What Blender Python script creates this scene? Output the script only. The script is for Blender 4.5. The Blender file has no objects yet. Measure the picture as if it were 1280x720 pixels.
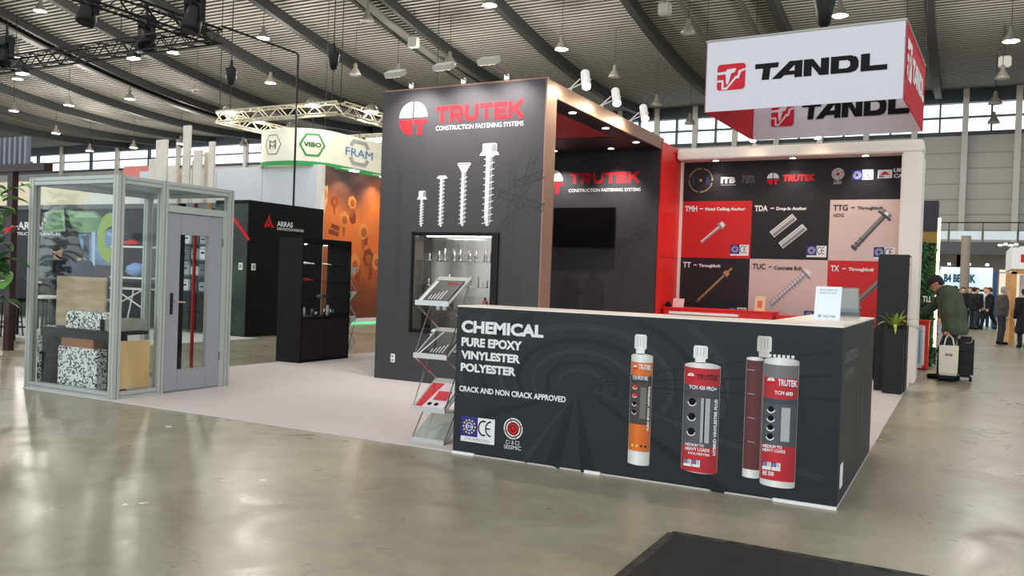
import bpy, bmesh, math, random
import numpy as np
from mathutils import Vector, Matrix
random.seed(7); np.random.seed(7)
sc = bpy.context.scene
COL = sc.collection
# ------------------------------------------------------------------ camera
F_PX, YAW, PITCH, ROLL = 1063.444, -.4864, -.0123, .0352
CAM = Vector((.6985, -6.1381, 1.5))
_f = Vector((math.sin(YAW)*math.cos(PITCH), math.cos(YAW)*math.cos(PITCH), math.sin(PITCH)))
_r0 = Vector((math.cos(YAW), -math.sin(YAW), 0)); _u0 = _r0.cross(_f)
_r = math.cos(ROLL)*_r0 + math.sin(ROLL)*_u0
_u = -math.sin(ROLL)*_r0 + math.cos(ROLL)*_u0
cd = bpy.data.cameras.new('camera'); cam = bpy.data.objects.new('camera', cd); COL.objects.link(cam)
cd.sensor_width = 36; cd.lens = F_PX/1280*36; cd.clip_end = 500
M = Matrix((_r, _u, -_f)).transposed().to_4x4(); M.translation = CAM
cam.matrix_world = M; sc.camera = cam
# ------------------------------------------------------------------ world, exposure
w = bpy.data.worlds.new('hall_daylight'); sc.world = w; w.use_nodes = True
bg = w.node_tree.nodes['Background']; bg.inputs[0].default_value = (.88, .95, 1., 1); bg.inputs[1].default_value = 2.2
vs = sc.view_settings
vs.view_transform = 'Standard'; vs.look = 'None'; vs.exposure = 0.0; vs.gamma = 1; vs.use_curve_mapping = False

# ------------------------------------------------------------------ helpers
def lin(c):
    c = c/255.
    return c/12.92 if c <= .04045 else ((c+.055)/1.055)**2.4
def rgb(t): return (lin(t[0]), lin(t[1]), lin(t[2]), 1)
MATS = {}
def mat(name, c=(200,200,200), rough=.5, metal=0, noise=0, nscale=8, emit=None, estr=0, c2=None, bump=0, spec=.3, coat=0, stretch=None):
    if name in MATS: return MATS[name]
    m = bpy.data.materials.new(name); m.use_nodes = True; MATS[name] = m
    nt = m.node_tree; b = nt.nodes['Principled BSDF']
    b.inputs['Base Color'].default_value = rgb(c); b.inputs['Roughness'].default_value = rough
    b.inputs['Metallic'].default_value = metal; b.inputs['Specular IOR Level'].default_value = spec
    b.inputs['Coat Weight'].default_value = coat
    if emit:
        b.inputs['Emission Color'].default_value = rgb(emit); b.inputs['Emission Strength'].default_value = estr
    if noise or c2 or bump:
        tc = nt.nodes.new('ShaderNodeTexCoord'); mp = nt.nodes.new('ShaderNodeMapping')
        nt.links.new(tc.outputs['Object'], mp.inputs[0])
        if stretch: mp.inputs['Scale'].default_value = stretch
        n = nt.nodes.new('ShaderNodeTexNoise'); n.inputs['Scale'].default_value = nscale; n.inputs['Detail'].default_value = 6
        nt.links.new(mp.outputs[0], n.inputs[0])
        r = nt.nodes.new('ShaderNodeValToRGB'); nt.links.new(n.outputs[0], r.inputs[0])
        a = rgb(c); d = rgb(c2) if c2 else tuple(max(0, x*(1-noise)) for x in a[:3])+(1,)
        r.color_ramp.elements[0].position = .35; r.color_ramp.elements[1].position = .65
        r.color_ramp.elements[0].color = d; r.color_ramp.elements[1].color = a
        nt.links.new(r.outputs[0], b.inputs['Base Color'])
        if bump:
            bp = nt.nodes.new('ShaderNodeBump'); bp.inputs['Strength'].default_value = bump; bp.inputs['Distance'].default_value = .02
            nt.links.new(n.outputs[0], bp.inputs['Height']); nt.links.new(bp.outputs[0], b.inputs['Normal'])
    return m
def glass(name, tint=(251,253,252), refl=.012):
    if name in MATS: return MATS[name]
    m = bpy.data.materials.new(name); m.use_nodes = True; MATS[name] = m
    nt = m.node_tree; nt.nodes.clear()
    o = nt.nodes.new('ShaderNodeOutputMaterial'); mx = nt.nodes.new('ShaderNodeMixShader')
    t = nt.nodes.new('ShaderNodeBsdfTransparent'); g = nt.nodes.new('ShaderNodeBsdfGlossy')
    lw = nt.nodes.new('ShaderNodeLayerWeight'); lw.inputs[0].default_value = .15
    ad = nt.nodes.new('ShaderNodeMath'); ad.operation = 'MULTIPLY_ADD'; ad.inputs[1].default_value = .3; ad.inputs[2].default_value = refl
    nt.links.new(lw.outputs['Fresnel'], ad.inputs[0]); nt.links.new(ad.outputs[0], mx.inputs[0])
    t.inputs[0].default_value = rgb(tint); g.inputs['Roughness'].default_value = .02
    nt.links.new(t.outputs[0], mx.inputs[1]); nt.links.new(g.outputs[0], mx.inputs[2]); nt.links.new(mx.outputs[0], o.inputs[0])
    return m
V = Vector
def ray(x, y): return _f + (x-640)/F_PX*_r - (y-360)/F_PX*_u
def onax(ax, v, x, y):
    d = ray(x, y); t = (v-CAM[ax])/d[ax]; return CAM + t*d
class Pl:
    """vertical plane; u runs right, v runs up, n faces the viewer's side"""
    def __init__(s, O, U=(1,0,0), W=(0,0,1)):
        s.O = V(O); s.U = V(U).normalized(); s.V = V(W).normalized(); s.N = s.U.cross(s.V)
    def pt(s, u, v, d=0): return s.O + s.U*u + s.V*v + s.N*d
    def px(s, x, y):
        d = ray(x, y); t = (s.O-CAM).dot(s.N)/d.dot(s.N); p = CAM+t*d-s.O
        return (p.dot(s.U), p.dot(s.V))
def PY(y): return Pl((0,y,0))
def PX(x): return Pl((x,0,0), (0,1,0))
def offs(o):
    t = V((0,0,0))
    while o is not None: t += o.location; o = o.parent
    return t
def props(o, label=None, cat=None, group=None, kind=None):
    if label: o['label'] = label
    if cat: o['category'] = cat
    if group: o['group'] = group
    if kind: o['kind'] = kind
    return o
def empty(name, loc, label, cat, group=None, kind=None):
    o = bpy.data.objects.new(name, None); COL.objects.link(o); o.location = loc; o.empty_display_size = .1
    return props(o, label, cat, group, kind)
class MB:
    def __init__(s): s.v = []; s.f = []; s.sm = False
    def add(s, vs, fs):
        b = len(s.v); s.v += [tuple(p) for p in vs]; s.f += [tuple(i+b for i in f) for f in fs]; return s
    def box(s, x0, x1, y0, y1, z0, z1):
        x0,x1 = min(x0,x1),max(x0,x1); y0,y1 = min(y0,y1),max(y0,y1); z0,z1 = min(z0,z1),max(z0,z1)
        return s.add([(x0,y0,z0),(x1,y0,z0),(x1,y1,z0),(x0,y1,z0),(x0,y0,z1),(x1,y0,z1),(x1,y1,z1),(x0,y1,z1)],
            [(3,2,1,0),(4,5,6,7),(0,1,5,4),(1,2,6,5),(2,3,7,6),(3,0,4,7)])
    def bbox(s, x0,x1,y0,y1,z0,z1,b=.01):
        """box with chamfered edges"""
        bm = bmesh.new(); bmesh.ops.create_cube(bm, size=1)
        for v in bm.verts: v.co = V((x0+(v.co.x+.5)*(x1-x0), y0+(v.co.y+.5)*(y1-y0), z0+(v.co.z+.5)*(z1-z0)))
        bmesh.ops.bevel(bm, geom=bm.edges[:], offset=b, segments=2, affect='EDGES')
        bm.verts.index_update(); s.add([v.co for v in bm.verts], [[v.index for v in f.verts] for f in bm.faces]); bm.free(); return s
    def obox(s, c, ax, ay, az, hx, hy, hz):
        c=V(c); ax=V(ax)*hx; ay=V(ay)*hy; az=V(az)*hz
        P=[c+i*ax+j*ay+k*az for k in(-1,1) for (i,j) in((-1,-1),(1,-1),(1,1),(-1,1))]
        return s.add(P,[(3,2,1,0),(4,5,6,7),(0,1,5,4),(1,2,6,5),(2,3,7,6),(3,0,4,7)])
    def bar(s, p, q, w, h=None, up=(0,0,1)):
        p=V(p); q=V(q); h=h or w; d=(q-p); L=d.length; d.normalize(); up=V(up)
        if abs(d.dot(up))>.98: up=V((0,1,0))
        sd=d.cross(up).normalized(); u2=sd.cross(d)
        return s.obox((p+q)/2,d,sd,u2,L/2,w/2,h/2)
    def tube(s, pts, r, n=6, cap=True):
        pts=[V(p) for p in pts]; rs=r if isinstance(r,(list,tuple)) else [r]*len(pts); base=len(s.v); up=V((.13,.21,.97))
        for i,p in enumerate(pts):
            d=(pts[min(i+1,len(pts)-1)]-pts[max(i-1,0)]).normalized()
            a=d.cross(up)
            if a.length<.05: a=d.cross(V((1,0,0)))
            a.normalize(); b=a.cross(d)
            for k in range(n):
                t=2*math.pi*k/n; s.v.append(tuple(p+rs[i]*(math.cos(t)*a+math.sin(t)*b)))
        for i in range(len(pts)-1):
            for k in range(n):
                s.f.append((base+i*n+k,base+i*n+(k+1)%n,base+(i+1)*n+(k+1)%n,base+(i+1)*n+k))
        if cap:
            s.f.append(tuple(base+k for k in range(n))[::-1]); s.f.append(tuple(base+(len(pts)-1)*n+k for k in range(n)))
        return s
    def lathe(s, prof, c, n=16, axis=(0,0,1)):
        """prof: (radius, height) pairs"""
        c=V(c); az=V(axis).normalized(); ax=az.cross(V((.3,.9,.1))).normalized(); ay=az.cross(ax); base=len(s.v)
        for r,h in prof:
            for k in range(n):
                t=2*math.pi*k/n; s.v.append(tuple(c+az*h+r*(math.cos(t)*ax+math.sin(t)*ay)))
        for i in range(len(prof)-1):
            for k in range(n):
                s.f.append((base+i*n+k,base+i*n+(k+1)%n,base+(i+1)*n+(k+1)%n,base+(i+1)*n+k))
        s.f.append(tuple(base+k for k in range(n))[::-1]); s.f.append(tuple(base+(len(prof)-1)*n+k for k in range(n)))
        return s
    def poly(s, pl, pts, d=.003):
        return s.add([pl.pt(u,v,d) for u,v in pts],[tuple(range(len(pts)))])
    def prism(s, pl, pts, d0, d1):
        n=len(pts); vs=[pl.pt(u,v,d0) for u,v in pts]+[pl.pt(u,v,d1) for u,v in pts]
        return s.add(vs,[tuple(range(n))[::-1],tuple(range(n,2*n))]+[(i,(i+1)%n,n+(i+1)%n,n+i) for i in range(n)])
    def ring(s, pl, cu, cv, r0, r1, d=.003, a0=0, a1=360, n=28, sy=1):
        P=[]
        for k in range(n+1):
            t=math.radians(a0+(a1-a0)*k/n)
            P+= [pl.pt(cu+r0*math.cos(t),cv+r0*sy*math.sin(t),d),pl.pt(cu+r1*math.cos(t),cv+r1*sy*math.sin(t),d)]
        return s.add(P,[(2*k,2*k+1,2*k+3,2*k+2) for k in range(n)])
    def disc(s, pl, cu, cv, r, d=.003, n=20, a0=0, a1=360, center=False, sy=1):
        m = n if a1-a0==360 else n+1
        pts=[(cu+r*math.cos(math.radians(a0+(a1-a0)*k/n)),cv+r*sy*math.sin(math.radians(a0+(a1-a0)*k/n))) for k in range(m)]
        if center: pts=[(cu,cv)]+pts
        return s.poly(pl,pts,d)
    def line(s, pl, a, b, w, d=.003, w2=None):
        a=V(a).to_2d() if len(a)>2 else V(a); b=V(b); t=(b-a)
        if t.length<1e-6: return s
        t.normalize(); n=V((-t.y,t.x)); w2=w if w2 is None else w2
        return s.poly(pl,[a-n*w/2,b-n*w2/2,b+n*w2/2,a+n*w/2],d)
    def build(s, name, m, parent=None, label=None, cat=None, group=None, kind=None, origin=None, smooth=None):
        me=bpy.data.meshes.new(name); o=bpy.data.objects.new(name,me); COL.objects.link(o)
        if parent is not None: off=offs(parent)
        elif origin is not None: off=V(origin)
        else:
            a=np.array(s.v); off=V(((a[:,0].min()+a[:,0].max())/2,(a[:,1].min()+a[:,1].max())/2,a[:,2].min()))
        if parent is None: o.location=off
        else: o.parent=parent
        me.from_pydata([(p[0]-off[0],p[1]-off[1],p[2]-off[2]) for p in s.v],[],s.f)
        for mm in (m if isinstance(m,list) else [m]): me.materials.append(mm)
        if smooth or s.sm:
            for p in me.polygons: p.use_smooth=True
        me.update()
        return props(o,label,cat,group,kind)
def copy_tree(o, parent=None, loc=None, rz=None):
    c=o.copy(); COL.objects.link(c); c.parent=parent
    if loc is not None: c.location=loc
    if rz is not None: c.rotation_euler=(0,0,rz)
    for ch in [x for x in o.children]: copy_tree(ch,c)
    return c
def textmesh(body, bold=.02):
    cu=bpy.data.curves.new('t','FONT'); cu.body=body; cu.size=1; cu.offset=bold; cu.resolution_u=3
    o=bpy.data.objects.new('t',cu); COL.objects.link(o)
    me=o.to_mesh()
    vs=[tuple(v.co) for v in me.vertices]; fs=[tuple(p.vertices) for p in me.polygons]
    o.to_mesh_clear(); bpy.data.objects.remove(o); bpy.data.curves.remove(cu)
    a=np.array(vs); mn=a.min(0); mx=a.max(0)
    return [((v[0]-mn[0])/(mx[0]-mn[0]),(v[1]-mn[1])/(mx[1]-mn[1])) for v in vs], fs
def text(body, pl, LB, RT, m, parent, bold=.02, d=.004, vert=False, name='lettering', slant=0, bend=None):
    """letters filling the box from lower-left LB to upper-right RT (plane metres)"""
    vs,fs=textmesh(body,bold); mb=MB()
    W=RT[0]-LB[0]; H=RT[1]-LB[1]
    P=[]
    for a,b in vs:
        if vert: u,v=LB[0]+(1-b)*W, LB[1]+a*H
        else: u,v=LB[0]+a*W+slant*b*H, LB[1]+b*H
        P.append(bend(u,v) if bend else pl.pt(u,v,d))
    mb.add(P,fs); return mb.build(name,m,parent)
def light(kind, loc, energy, color=(1,1,1), size=.1, target=None, spot=None, parent=None, blend=.5, name='lamp_light'):
    l=bpy.data.lights.new(name,kind); l.energy=energy; l.color=color
    if kind in('POINT','SPOT'): l.shadow_soft_size=size
    if kind=='AREA': l.size=size
    if spot: l.spot_size=math.radians(spot); l.spot_blend=blend
    o=bpy.data.objects.new(name,l); COL.objects.link(o); loc=V(loc)
    if target is not None: o.rotation_euler=(V(target)-loc).to_track_quat('-Z','Y').to_euler()
    if parent: o.parent=parent; loc=loc-offs(parent)
    o.location=loc; return o
# materials
BLK=mat('black_laminate',(22,22,24),.5,spec=.2); WHT=mat('white_laminate',(232,230,228),.45)
PRW=mat('print_white',(225,225,225),.6,spec=.15); PRR=mat('print_red',(206,34,42),.6,spec=.15); PRK=mat('print_black',(14,14,17),.6,spec=.15)
RED=mat('red_laminate',(214,40,36),.4); ALU=mat('aluminium',(172,176,170),.42,.3); ALUD=mat('aluminium_groove',(120,123,120),.5,.3)
CHR=mat('chrome',(200,200,200),.18,1); GLS=glass('clear_glass'); DGR=mat('dark_grey_metal',(34,35,37),.5,.3)
# ================================================================== HALL
def floor_mat():
    m=bpy.data.materials.new('polished_concrete'); m.use_nodes=True; nt=m.node_tree; b=nt.nodes['Principled BSDF']
    tc=nt.nodes.new('ShaderNodeTexCoord')
    def noise(sc_,det,rough=.6,dist=0):
        n=nt.nodes.new('ShaderNodeTexNoise'); n.inputs['Scale'].default_value=sc_; n.inputs['Detail'].default_value=det
        n.inputs['Roughness'].default_value=rough; n.inputs['Distortion'].default_value=dist; nt.links.new(tc.outputs['Object'],n.inputs[0]); return n
    def ramp(src,p0,c0,p1,c1):
        r=nt.nodes.new('ShaderNodeValToRGB'); e=r.color_ramp.elements; e[0].position=p0; e[0].color=c0; e[1].position=p1; e[1].color=c1
        nt.links.new(src,r.inputs[0]); return r
    n1=noise(.55,8,.62,.4); n2=noise(7,6,.7); n3=noise(1.7,5,.55,1.2)
    r1=ramp(n1.outputs[0],.32,rgb((130,124,104)),.68,rgb((170,165,146)))
    r3=ramp(n3.outputs[0],.55,(1,1,1,1),.8,(.72,.70,.66,1)); r2=ramp(n2.outputs[0],.3,(.86,.86,.86,1),.7,(1.04,1.04,1.04,1))
    mx=nt.nodes.new('ShaderNodeMix'); mx.data_type='RGBA'; mx.blend_type='MULTIPLY'; mx.inputs[0].default_value=1
    nt.links.new(r1.outputs[0],mx.inputs[6]); nt.links.new(r2.outputs[0],mx.inputs[7])
    m2=nt.nodes.new('ShaderNodeMix'); m2.data_type='RGBA'; m2.blend_type='MULTIPLY'; m2.inputs[0].default_value=.8
    nt.links.new(mx.outputs[2],m2.inputs[6]); nt.links.new(r3.outputs[0],m2.inputs[7]); nt.links.new(m2.outputs[2],b.inputs['Base Color'])
    rr=ramp(n3.outputs[0],.3,(.25,.25,.25,1),.75,(.42,.42,.42,1)); nt.links.new(rr.outputs[0],b.inputs['Roughness'])
    bp=nt.nodes.new('ShaderNodeBump'); bp.inputs['Strength'].default_value=.03; bp.inputs['Distance'].default_value=.02
    nt.links.new(n1.outputs[0],bp.inputs['Height']); nt.links.new(bp.outputs[0],b.inputs['Normal'])
    b.inputs['Specular IOR Level'].default_value=.4
    return m
MB().box(-110,45,-40,50.5,-.3,0).build('floor',floor_mat(),kind='structure',origin=(0,0,0))
# booth carpet
CARP=mat('carpet_felt',(204,196,195),.95,noise=.08,nscale=60,bump=.15,spec=.1)
MB().bbox(-9.0,0,0.0,9.08,0.0,.012,.004).build('carpet',CARP,label='pale pinkish grey felt carpet covering the main booth floor',cat='carpet')
# dark mat in the foreground, with worn tape edge
mt=empty('floor_mat',(0.4,-2.6,0),'black floor mat with scuffed edge lying in the foreground','floor mat')
MB().bbox(-.76,1.6,-4.2,-1.2,.0005,.012,.004).build('mat',mat('rubber_mat',(40,41,42),.55,noise=.3,nscale=5,bump=.2),mt)
for (x0,x1,y0,y1) in [(-.78,1.6,-1.215,-1.16),(-.80,-.745,-4.2,-1.2)]:
    MB().box(x0,x1,y0,y1,.012,.0135).build('edge_tape',mat('worn_tape',(70,66,60),.7,noise=.6,nscale=14,c2=(28,27,26)),mt)
for i,(x,y) in enumerate([(156,631),(180,629),(210,533),(330,600)]):
    c=onax(2,0,x,y); P=[(c.x+random.uniform(.01,.05)*math.cos(a),c.y+random.uniform(.01,.05)*math.sin(a),.002) for a in (0,1.2,2.3,3.5,4.8)]
    MB().add(P+[(p[0],p[1],.0) for p in P],[(0,1,2,3,4)]+[(k,5+k,5+(k+1)%5,(k+1)%5) for k in range(5)]).build('paper_scrap',PRW,label=['torn white paper scrap on concrete, larger of the pair at lower left','torn white paper scrap on concrete, smaller one of the pair','tiny white paper scrap on concrete close to the carpet edge','tiny white paper scrap on concrete in front of the open carpet'][i],cat='litter',group='paper scraps on the floor')

def roof(y): return 25.188-.5739*y+.00676*y*y if y>-8 else 30.21
CEIL=mat('ceiling_sheet',(146,143,135),.6,.0,spec=.3)
mb=MB(); ys=[]; y=-34.
while y<49.9:
    ys+= [(y,roof(y)),(y+.15,roof(y+.15)),(y+.165,roof(y+.165)+.11),(y+.255,roof(y+.255)+.11)]; y+=.27
n=len(ys)
mb.add([(-112,a,b) for a,b in ys]+[(46,a,b) for a,b in ys],[(i,i+1,n+i+1,n+i) for i in range(n-1)])
ceil=mb.build('ceiling',[CEIL,mat('ceiling_gap',(58,58,56),.8)],kind='structure',origin=(0,0,0))  # dark trough colour on the recess faces also deepens their shade
for i,p in enumerate(ceil.data.polygons): p.material_index=0 if i%4==0 else 1
BEAM=mat('roof_beam_steel',(40,41,40),.6); PIPE=mat('roof_pipe',(86,84,80),.6)
def beam(x,wd,h,drop,m,name):
    mb=MB(); yy=[-30+k*2.5 for k in range(33)]; vs=[];fs=[]
    for a in yy:
        z=roof(a)-drop
        vs+=[(x-wd/2,a,z-h),(x+wd/2,a,z-h),(x+wd/2,a,z),(x-wd/2,a,z)]
    for i in range(len(yy)-1):
        for k in range(4): fs.append((4*i+k,4*i+(k+1)%4,4*i+4+(k+1)%4,4*i+4+k))
    fs+=[(0,1,2,3),tuple(4*(len(yy)-1)+k for k in (3,2,1,0))]
    return mb.add(vs,fs).build(name,m,ceil)
for i in range(-12,3):
    x=-.92+5.93*i
    if i in(-4,-8):
        for dx in(-.75,.75): beam(x+dx,.22,.5,0,BEAM,'roof_beam')
        beam(x,.5,.12,.6,PIPE,'cable_tray')
    else: beam(x,.36,.55,0,BEAM,'roof_beam')
for x in (-8.2,-10.7): beam(x,.16,.16,.1,PIPE,'service_pipe')
# ---- back wall
WPAN=mat('wall_panel_grey',(158,155,148),.55,noise=.06,nscale=.3); WDK=mat('dark_window_frame',(52,58,64),.5); PCOL=mat('wall_post',(176,172,164),.5)
mb=MB(); mb.box(-112,46,50,50.3,4.0,10.75)
wb=mb.build('wall_back',WPAN,kind='structure',origin=(0,50,0))
for z in np.arange(5.2,10.6,.9): MB().box(-112,46,49.96,50,z-.03,z).build('wall_joint',mat('joint_grey',(120,118,112),.6),wb)
MB().box(-112,46,49.8,50.3,12.6,16.5).build('fascia_band',WDK,wb)
MB().box(-112,46,49.85,50.3,10.7,10.92).build('window_sill',WDK,wb)
MB().box(-112,46,49.9,50.2,11.72,11.82).build('transom_rail',WDK,wb)
k=0
win=empty('window_1',(0,50,10.9),None,None,kind='structure')
pu=MB().box(-1.72,1.72,50,50.03,10.9,11.7).build('pane',GLS,win); pane_l=pu
first=True
posts=[.51+2.66*k for k in range(-10,17)]; xx=posts[0]-4.3
while xx>-112: posts.insert(0,xx); xx-=8.6
for x,xn in zip(posts[:-1],posts[1:]):
    wd=xn-x; xm=(x+xn)/2
    MB().box(x-.16,x+.16,49.6,50.0,0.,13.4).build('wall_post',PCOL,wb)
    MB().box(xm-.05,xm+.05,49.85,50.2,10.9,12.6).build('mullion',WDK,wb)
    for z in (0.02,.92):
        if first: pu.location=(xm,.05,z); pu.scale=(wd/3.44,1,1); first=False
        else:
            c=pu.copy(); COL.objects.link(c); c.location=(xm,.05,z); c.scale=(wd/3.44,1,1)
# gallery under the clerestory
gal=empty('wall_gallery',(0,42,0),None,None,kind='structure')
MB().box(-112,46,42,42.4,3.45,4.08).build('gallery_beam',mat('gallery_dark',(70,72,74),.5),gal)
MB().box(-112,46,42.4,50,3.75,3.95).build('gallery_slab',mat('gallery_white',(205,203,200),.6),gal)
MB().box(-20,46,49.6,49.9,0,3.75).build('gallery_rear_wall',mat('gallery_rear',(186,176,172),.6),gal)
MB().tube([(-112,42.1,5.05),(46,42.1,5.05)],.03).build('hand_rail',DGR,gal)
for x in np.arange(-24,20,1.5): MB().box(x-.02,x+.02,42.08,42.12,4.08,5.05).build('rail_post',DGR,gal)
x=-24
for k in range(29):
    MB().box(x+.06,x+1.44,42.09,42.11,4.2,4.62).build('rail_glass',mat('rail_glass_frost',(200,212,218),.3),gal); x+=1.5
for x in (-.4,1.4,3.0): MB().lathe([(.12,0),(.12,.04)],(x,43.6,3.715),12).build('soffit_spot',PRK,gal)
MB().tube([(.78,39,0),(.78,39,4.2)],.2,12).build('concrete_column',mat('column_concrete',(142,132,118),.8,noise=.15,nscale=3),label='round concrete column under the far gallery',cat='column')

# ---- hall lamps on long wires
def roofhit(x,y,drop):
    d=ray(x,y); t=5
    while t<160:
        p=CAM+d*t
        if p.z>=roof(p.y)-drop: return p
        t+=.05
    return None
LON=mat('lamp_lens_on',(255,255,250),.4,emit=(255,246,232),estr=42); LOFF=mat('lamp_lens_off',(205,205,200),.3); LSH=mat('lamp_shade_metal',(118,113,104),.35,.3)
def hall_lamp(lens):
    r=empty('pendant_lamp',(0,0,0),'x','pendant lamp','high-bay pendant lamps under the hall roof')
    mb=MB(); mb.sm=True
    mb.lathe([(.05,.62),(.09,.55),(.1,.36),(.16,.3),(.3,.06),(.31,0),(.29,.0),(.29,.03)],(0,0,0),14).build('lamp_shade',LSH,r)
    MB().lathe([(.28,.02),(.28,.025)],(0,0,0),14).build('lamp_lens',lens,r)
    MB().tube([(0,0,.6),(0,0,2.6)],.015,4).build('lamp_wire',DGR,r)
    if lens is LON: light('POINT',(0,0,-.2),1150,(1,.95,.87),.3,None,None,r)
    return r
lit=[(50,12),(22,97),(17,137),(86,130),(70,165),(112,187),(162,122),(216,64),(167,183),(226,178),(329,46),(338,102),(497,92),(562,78),(612,5),(702,60),(1050,18),(1264,50)]
dim=[(246,112),(459,25),(444,92),(860,40),(768,95),(821,130),(1253,97),(1244,128),(1242,152),(862,153),(304,180),(20,70),(289,95)]
proto={}
for on,L in ((1,lit),(0,dim)):
    L=sorted(L)
    for i,(x,y) in enumerate(L):
        p=roofhit(x,y+2,2.4)
        if p is None or p.y>48: p=onax(1,47,x,y)
        if on not in proto: o=proto[on]=hall_lamp(LON if on else LOFF)
        else: o=copy_tree(proto[on])
        o.location=p
        o['label']=('lit' if on else 'unlit')+' bell pendant lamp hanging from the hall roof, '+(['first','second','third','fourth','fifth','sixth','seventh','eighth','ninth','tenth','eleventh','twelfth','thirteenth','fourteenth','fifteenth','sixteenth','seventeenth','eighteenth'][i])+' '+('lit' if on else 'unlit')+' one from the left'
for x in (-26,-14,-2,10):   # the lamp grid goes on over the foreground
    for y in (-16,-4,8): copy_tree(proto[1],loc=(x,y,roof(y)-2.6))['label']='lit bell pendant lamp high above the foreground aisle'
# loudspeakers
for i,(x,y) in enumerate([(517,53),(831,12),(1256,78)]):
    p=roofhit(x,y,1.6); r=empty('roof_speaker',p,['grey box loudspeaker under the double roof beam','grey box loudspeaker under the roof left of the hanging banner','grey box loudspeaker under the roof near the right edge'][i],'loudspeaker','loudspeakers under the roof')
    MB().bbox(p.x-.25,p.x+.25,p.y-.2,p.y+.2,p.z-.25,p.z+.25,.05).build('speaker_box',mat('speaker_grey',(140,138,132),.6),r)
    MB().tube([(p.x,p.y,p.z+.25),(p.x,p.y,roof(p.y)+.02)],.015,4).build('wire',DGR,r)

# ---- trusses
def truss(mb, p, q, s, r, step, nd=4):
    p=V(p); q=V(q); d=(q-p).normalized(); sd=d.cross(V((0,0,1))).normalized(); up=V((0,0,1)); L=(q-p).length
    cs=[sd*(a*s/2)+up*(b*s/2) for a,b in((-1,-1),(1,-1),(1,1),(-1,1))]
    n=max(1,int(L/step))
    for c in cs: mb.tube([p+c,q+c],r,5)
    for i in range(n):
        a=p+d*(L*i/n); b=p+d*(L*(i+1)/n)
        for k in range(4):
            c0,c1=cs[k],cs[(k+1)%4]
            if i%2: c0,c1=c1,c0
            mb.tube([a+c0,b+c1],r*.55,4,False)
    return mb
TBK=mat('black_truss',(24,25,26),.5,.3); TAL=mat('silver_truss',(214,208,186),.4,.4)
bt=empty('lighting_truss',(-15.3,8.35,6.8),'black square lighting truss hung over the neighbour booth at upper left','truss')
truss(MB(),(-26.5,8.35,7),(-15.1,8.35,7),.34,.028,.35).build('truss_beam',TBK,bt)
truss(MB(),(-15.3,-.5,7),(-15.3,8.5,7),.34,.028,.35).build('truss_beam',TBK,bt)
MB().tube([(-15.0,8.4,7.2),(-15.0,10.98,7.2),(-15.0,11.03,7.15),(-15.0,11.03,3.0)],.028,6).build('cable_drop',TBK,bt)
for x,y in [(-15.3,3.),(-18.5,8.35),(-24,8.35)]: MB().tube([(x,y,7.1),(x,y,roof(y)+.03)],.012,4).build('hanger_wire',DGR,bt)
def movhead(px,py,Y,lab,tgt,emit=True):
    p=onax(1,Y,px,py); r=empty('stage_light',p,lab,'stage light','stage lights on the black truss')
    MB().bbox(p.x-.2,p.x+.2,p.y-.15,p.y+.15,p.z+.25,p.z+.5,.03).build('base',TBK,r)
    for s in(-1,1): MB().bbox(p.x+s*.24-.03,p.x+s*.24+.03,p.y-.06,p.y+.06,p.z-.15,p.z+.3,.01).build('yoke_arm',TBK,r)
    mb=MB(); mb.sm=True
    d=(V(tgt)-p).normalized(); mb.lathe([(.12,-.22),(.19,-.15),(.19,.12),(.21,.2),(.21,.34)],p,14,axis=d).build('lamp_head',TBK,r)
    MB().lathe([(.19,.345),(.19,.35)],p,14,axis=d).build('lens',LON if emit else PRK,r)
    MB().tube([(p.x,p.y,p.z+.45),(p.x,p.y,p.z+.85)],.04,6).build('clamp',TBK,r)
    return r
movhead(183,45,8.35,'black moving-head stage light hanging at the middle of the black truss',(-14,6,0),False)
movhead(243,20,6.6,'black moving-head stage light at the upper truss corner',(-15,5,0),False)
movhead(8,68,8.35,'black stage light on the truss at the left picture edge',(-22,5,0),False)
movhead(112,12,6.2,'long black stage light bar hung under the upper truss arm',(-17,4,0),False)
for i,(x,y) in enumerate([(167,74),(28,93)]):
    p=onax(1,8.2,x,y); r=empty('led_floodlight',p,['bright white flood lamp under the truss beside the moving head','bright white flood lamp under the truss near the left edge'][i],'flood lamp','bright lamps on the black truss')
    MB().bbox(p.x-.16,p.x+.16,p.y-.1,p.y+.1,p.z+.03,p.z+.14,.02).build('housing',TBK,r)
    MB().box(p.x-.14,p.x+.14,p.y-.09,p.y+.09,p.z,p.z+.03).build('lens',mat('flood_on',(255,255,255),.4,emit=(240,248,255),estr=14),r)
    MB().tube([(p.x,p.y,p.z+.1),(p.x,p.y,6.85)],.02,5).build('bracket',TBK,r)
st=empty('banner_truss',(-15.8,13.5,5.55),'square silver lattice truss above the round white banner','truss')
C4=[(-18.1,11.3,5.75),(-13.75,11.3,5.75),(-13.75,15.8,5.75),(-18.1,15.8,5.75)]
for i in range(4): truss(MB(),C4[i],C4[(i+1)%4],.29,.026,.33).build('truss_beam',TAL,st)
for c in C4: MB().tube([(c[0],c[1],5.8),(c[0],c[1],roof(c[1])+.03)],.012,4).build('hanger_wire',DGR,st)
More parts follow.
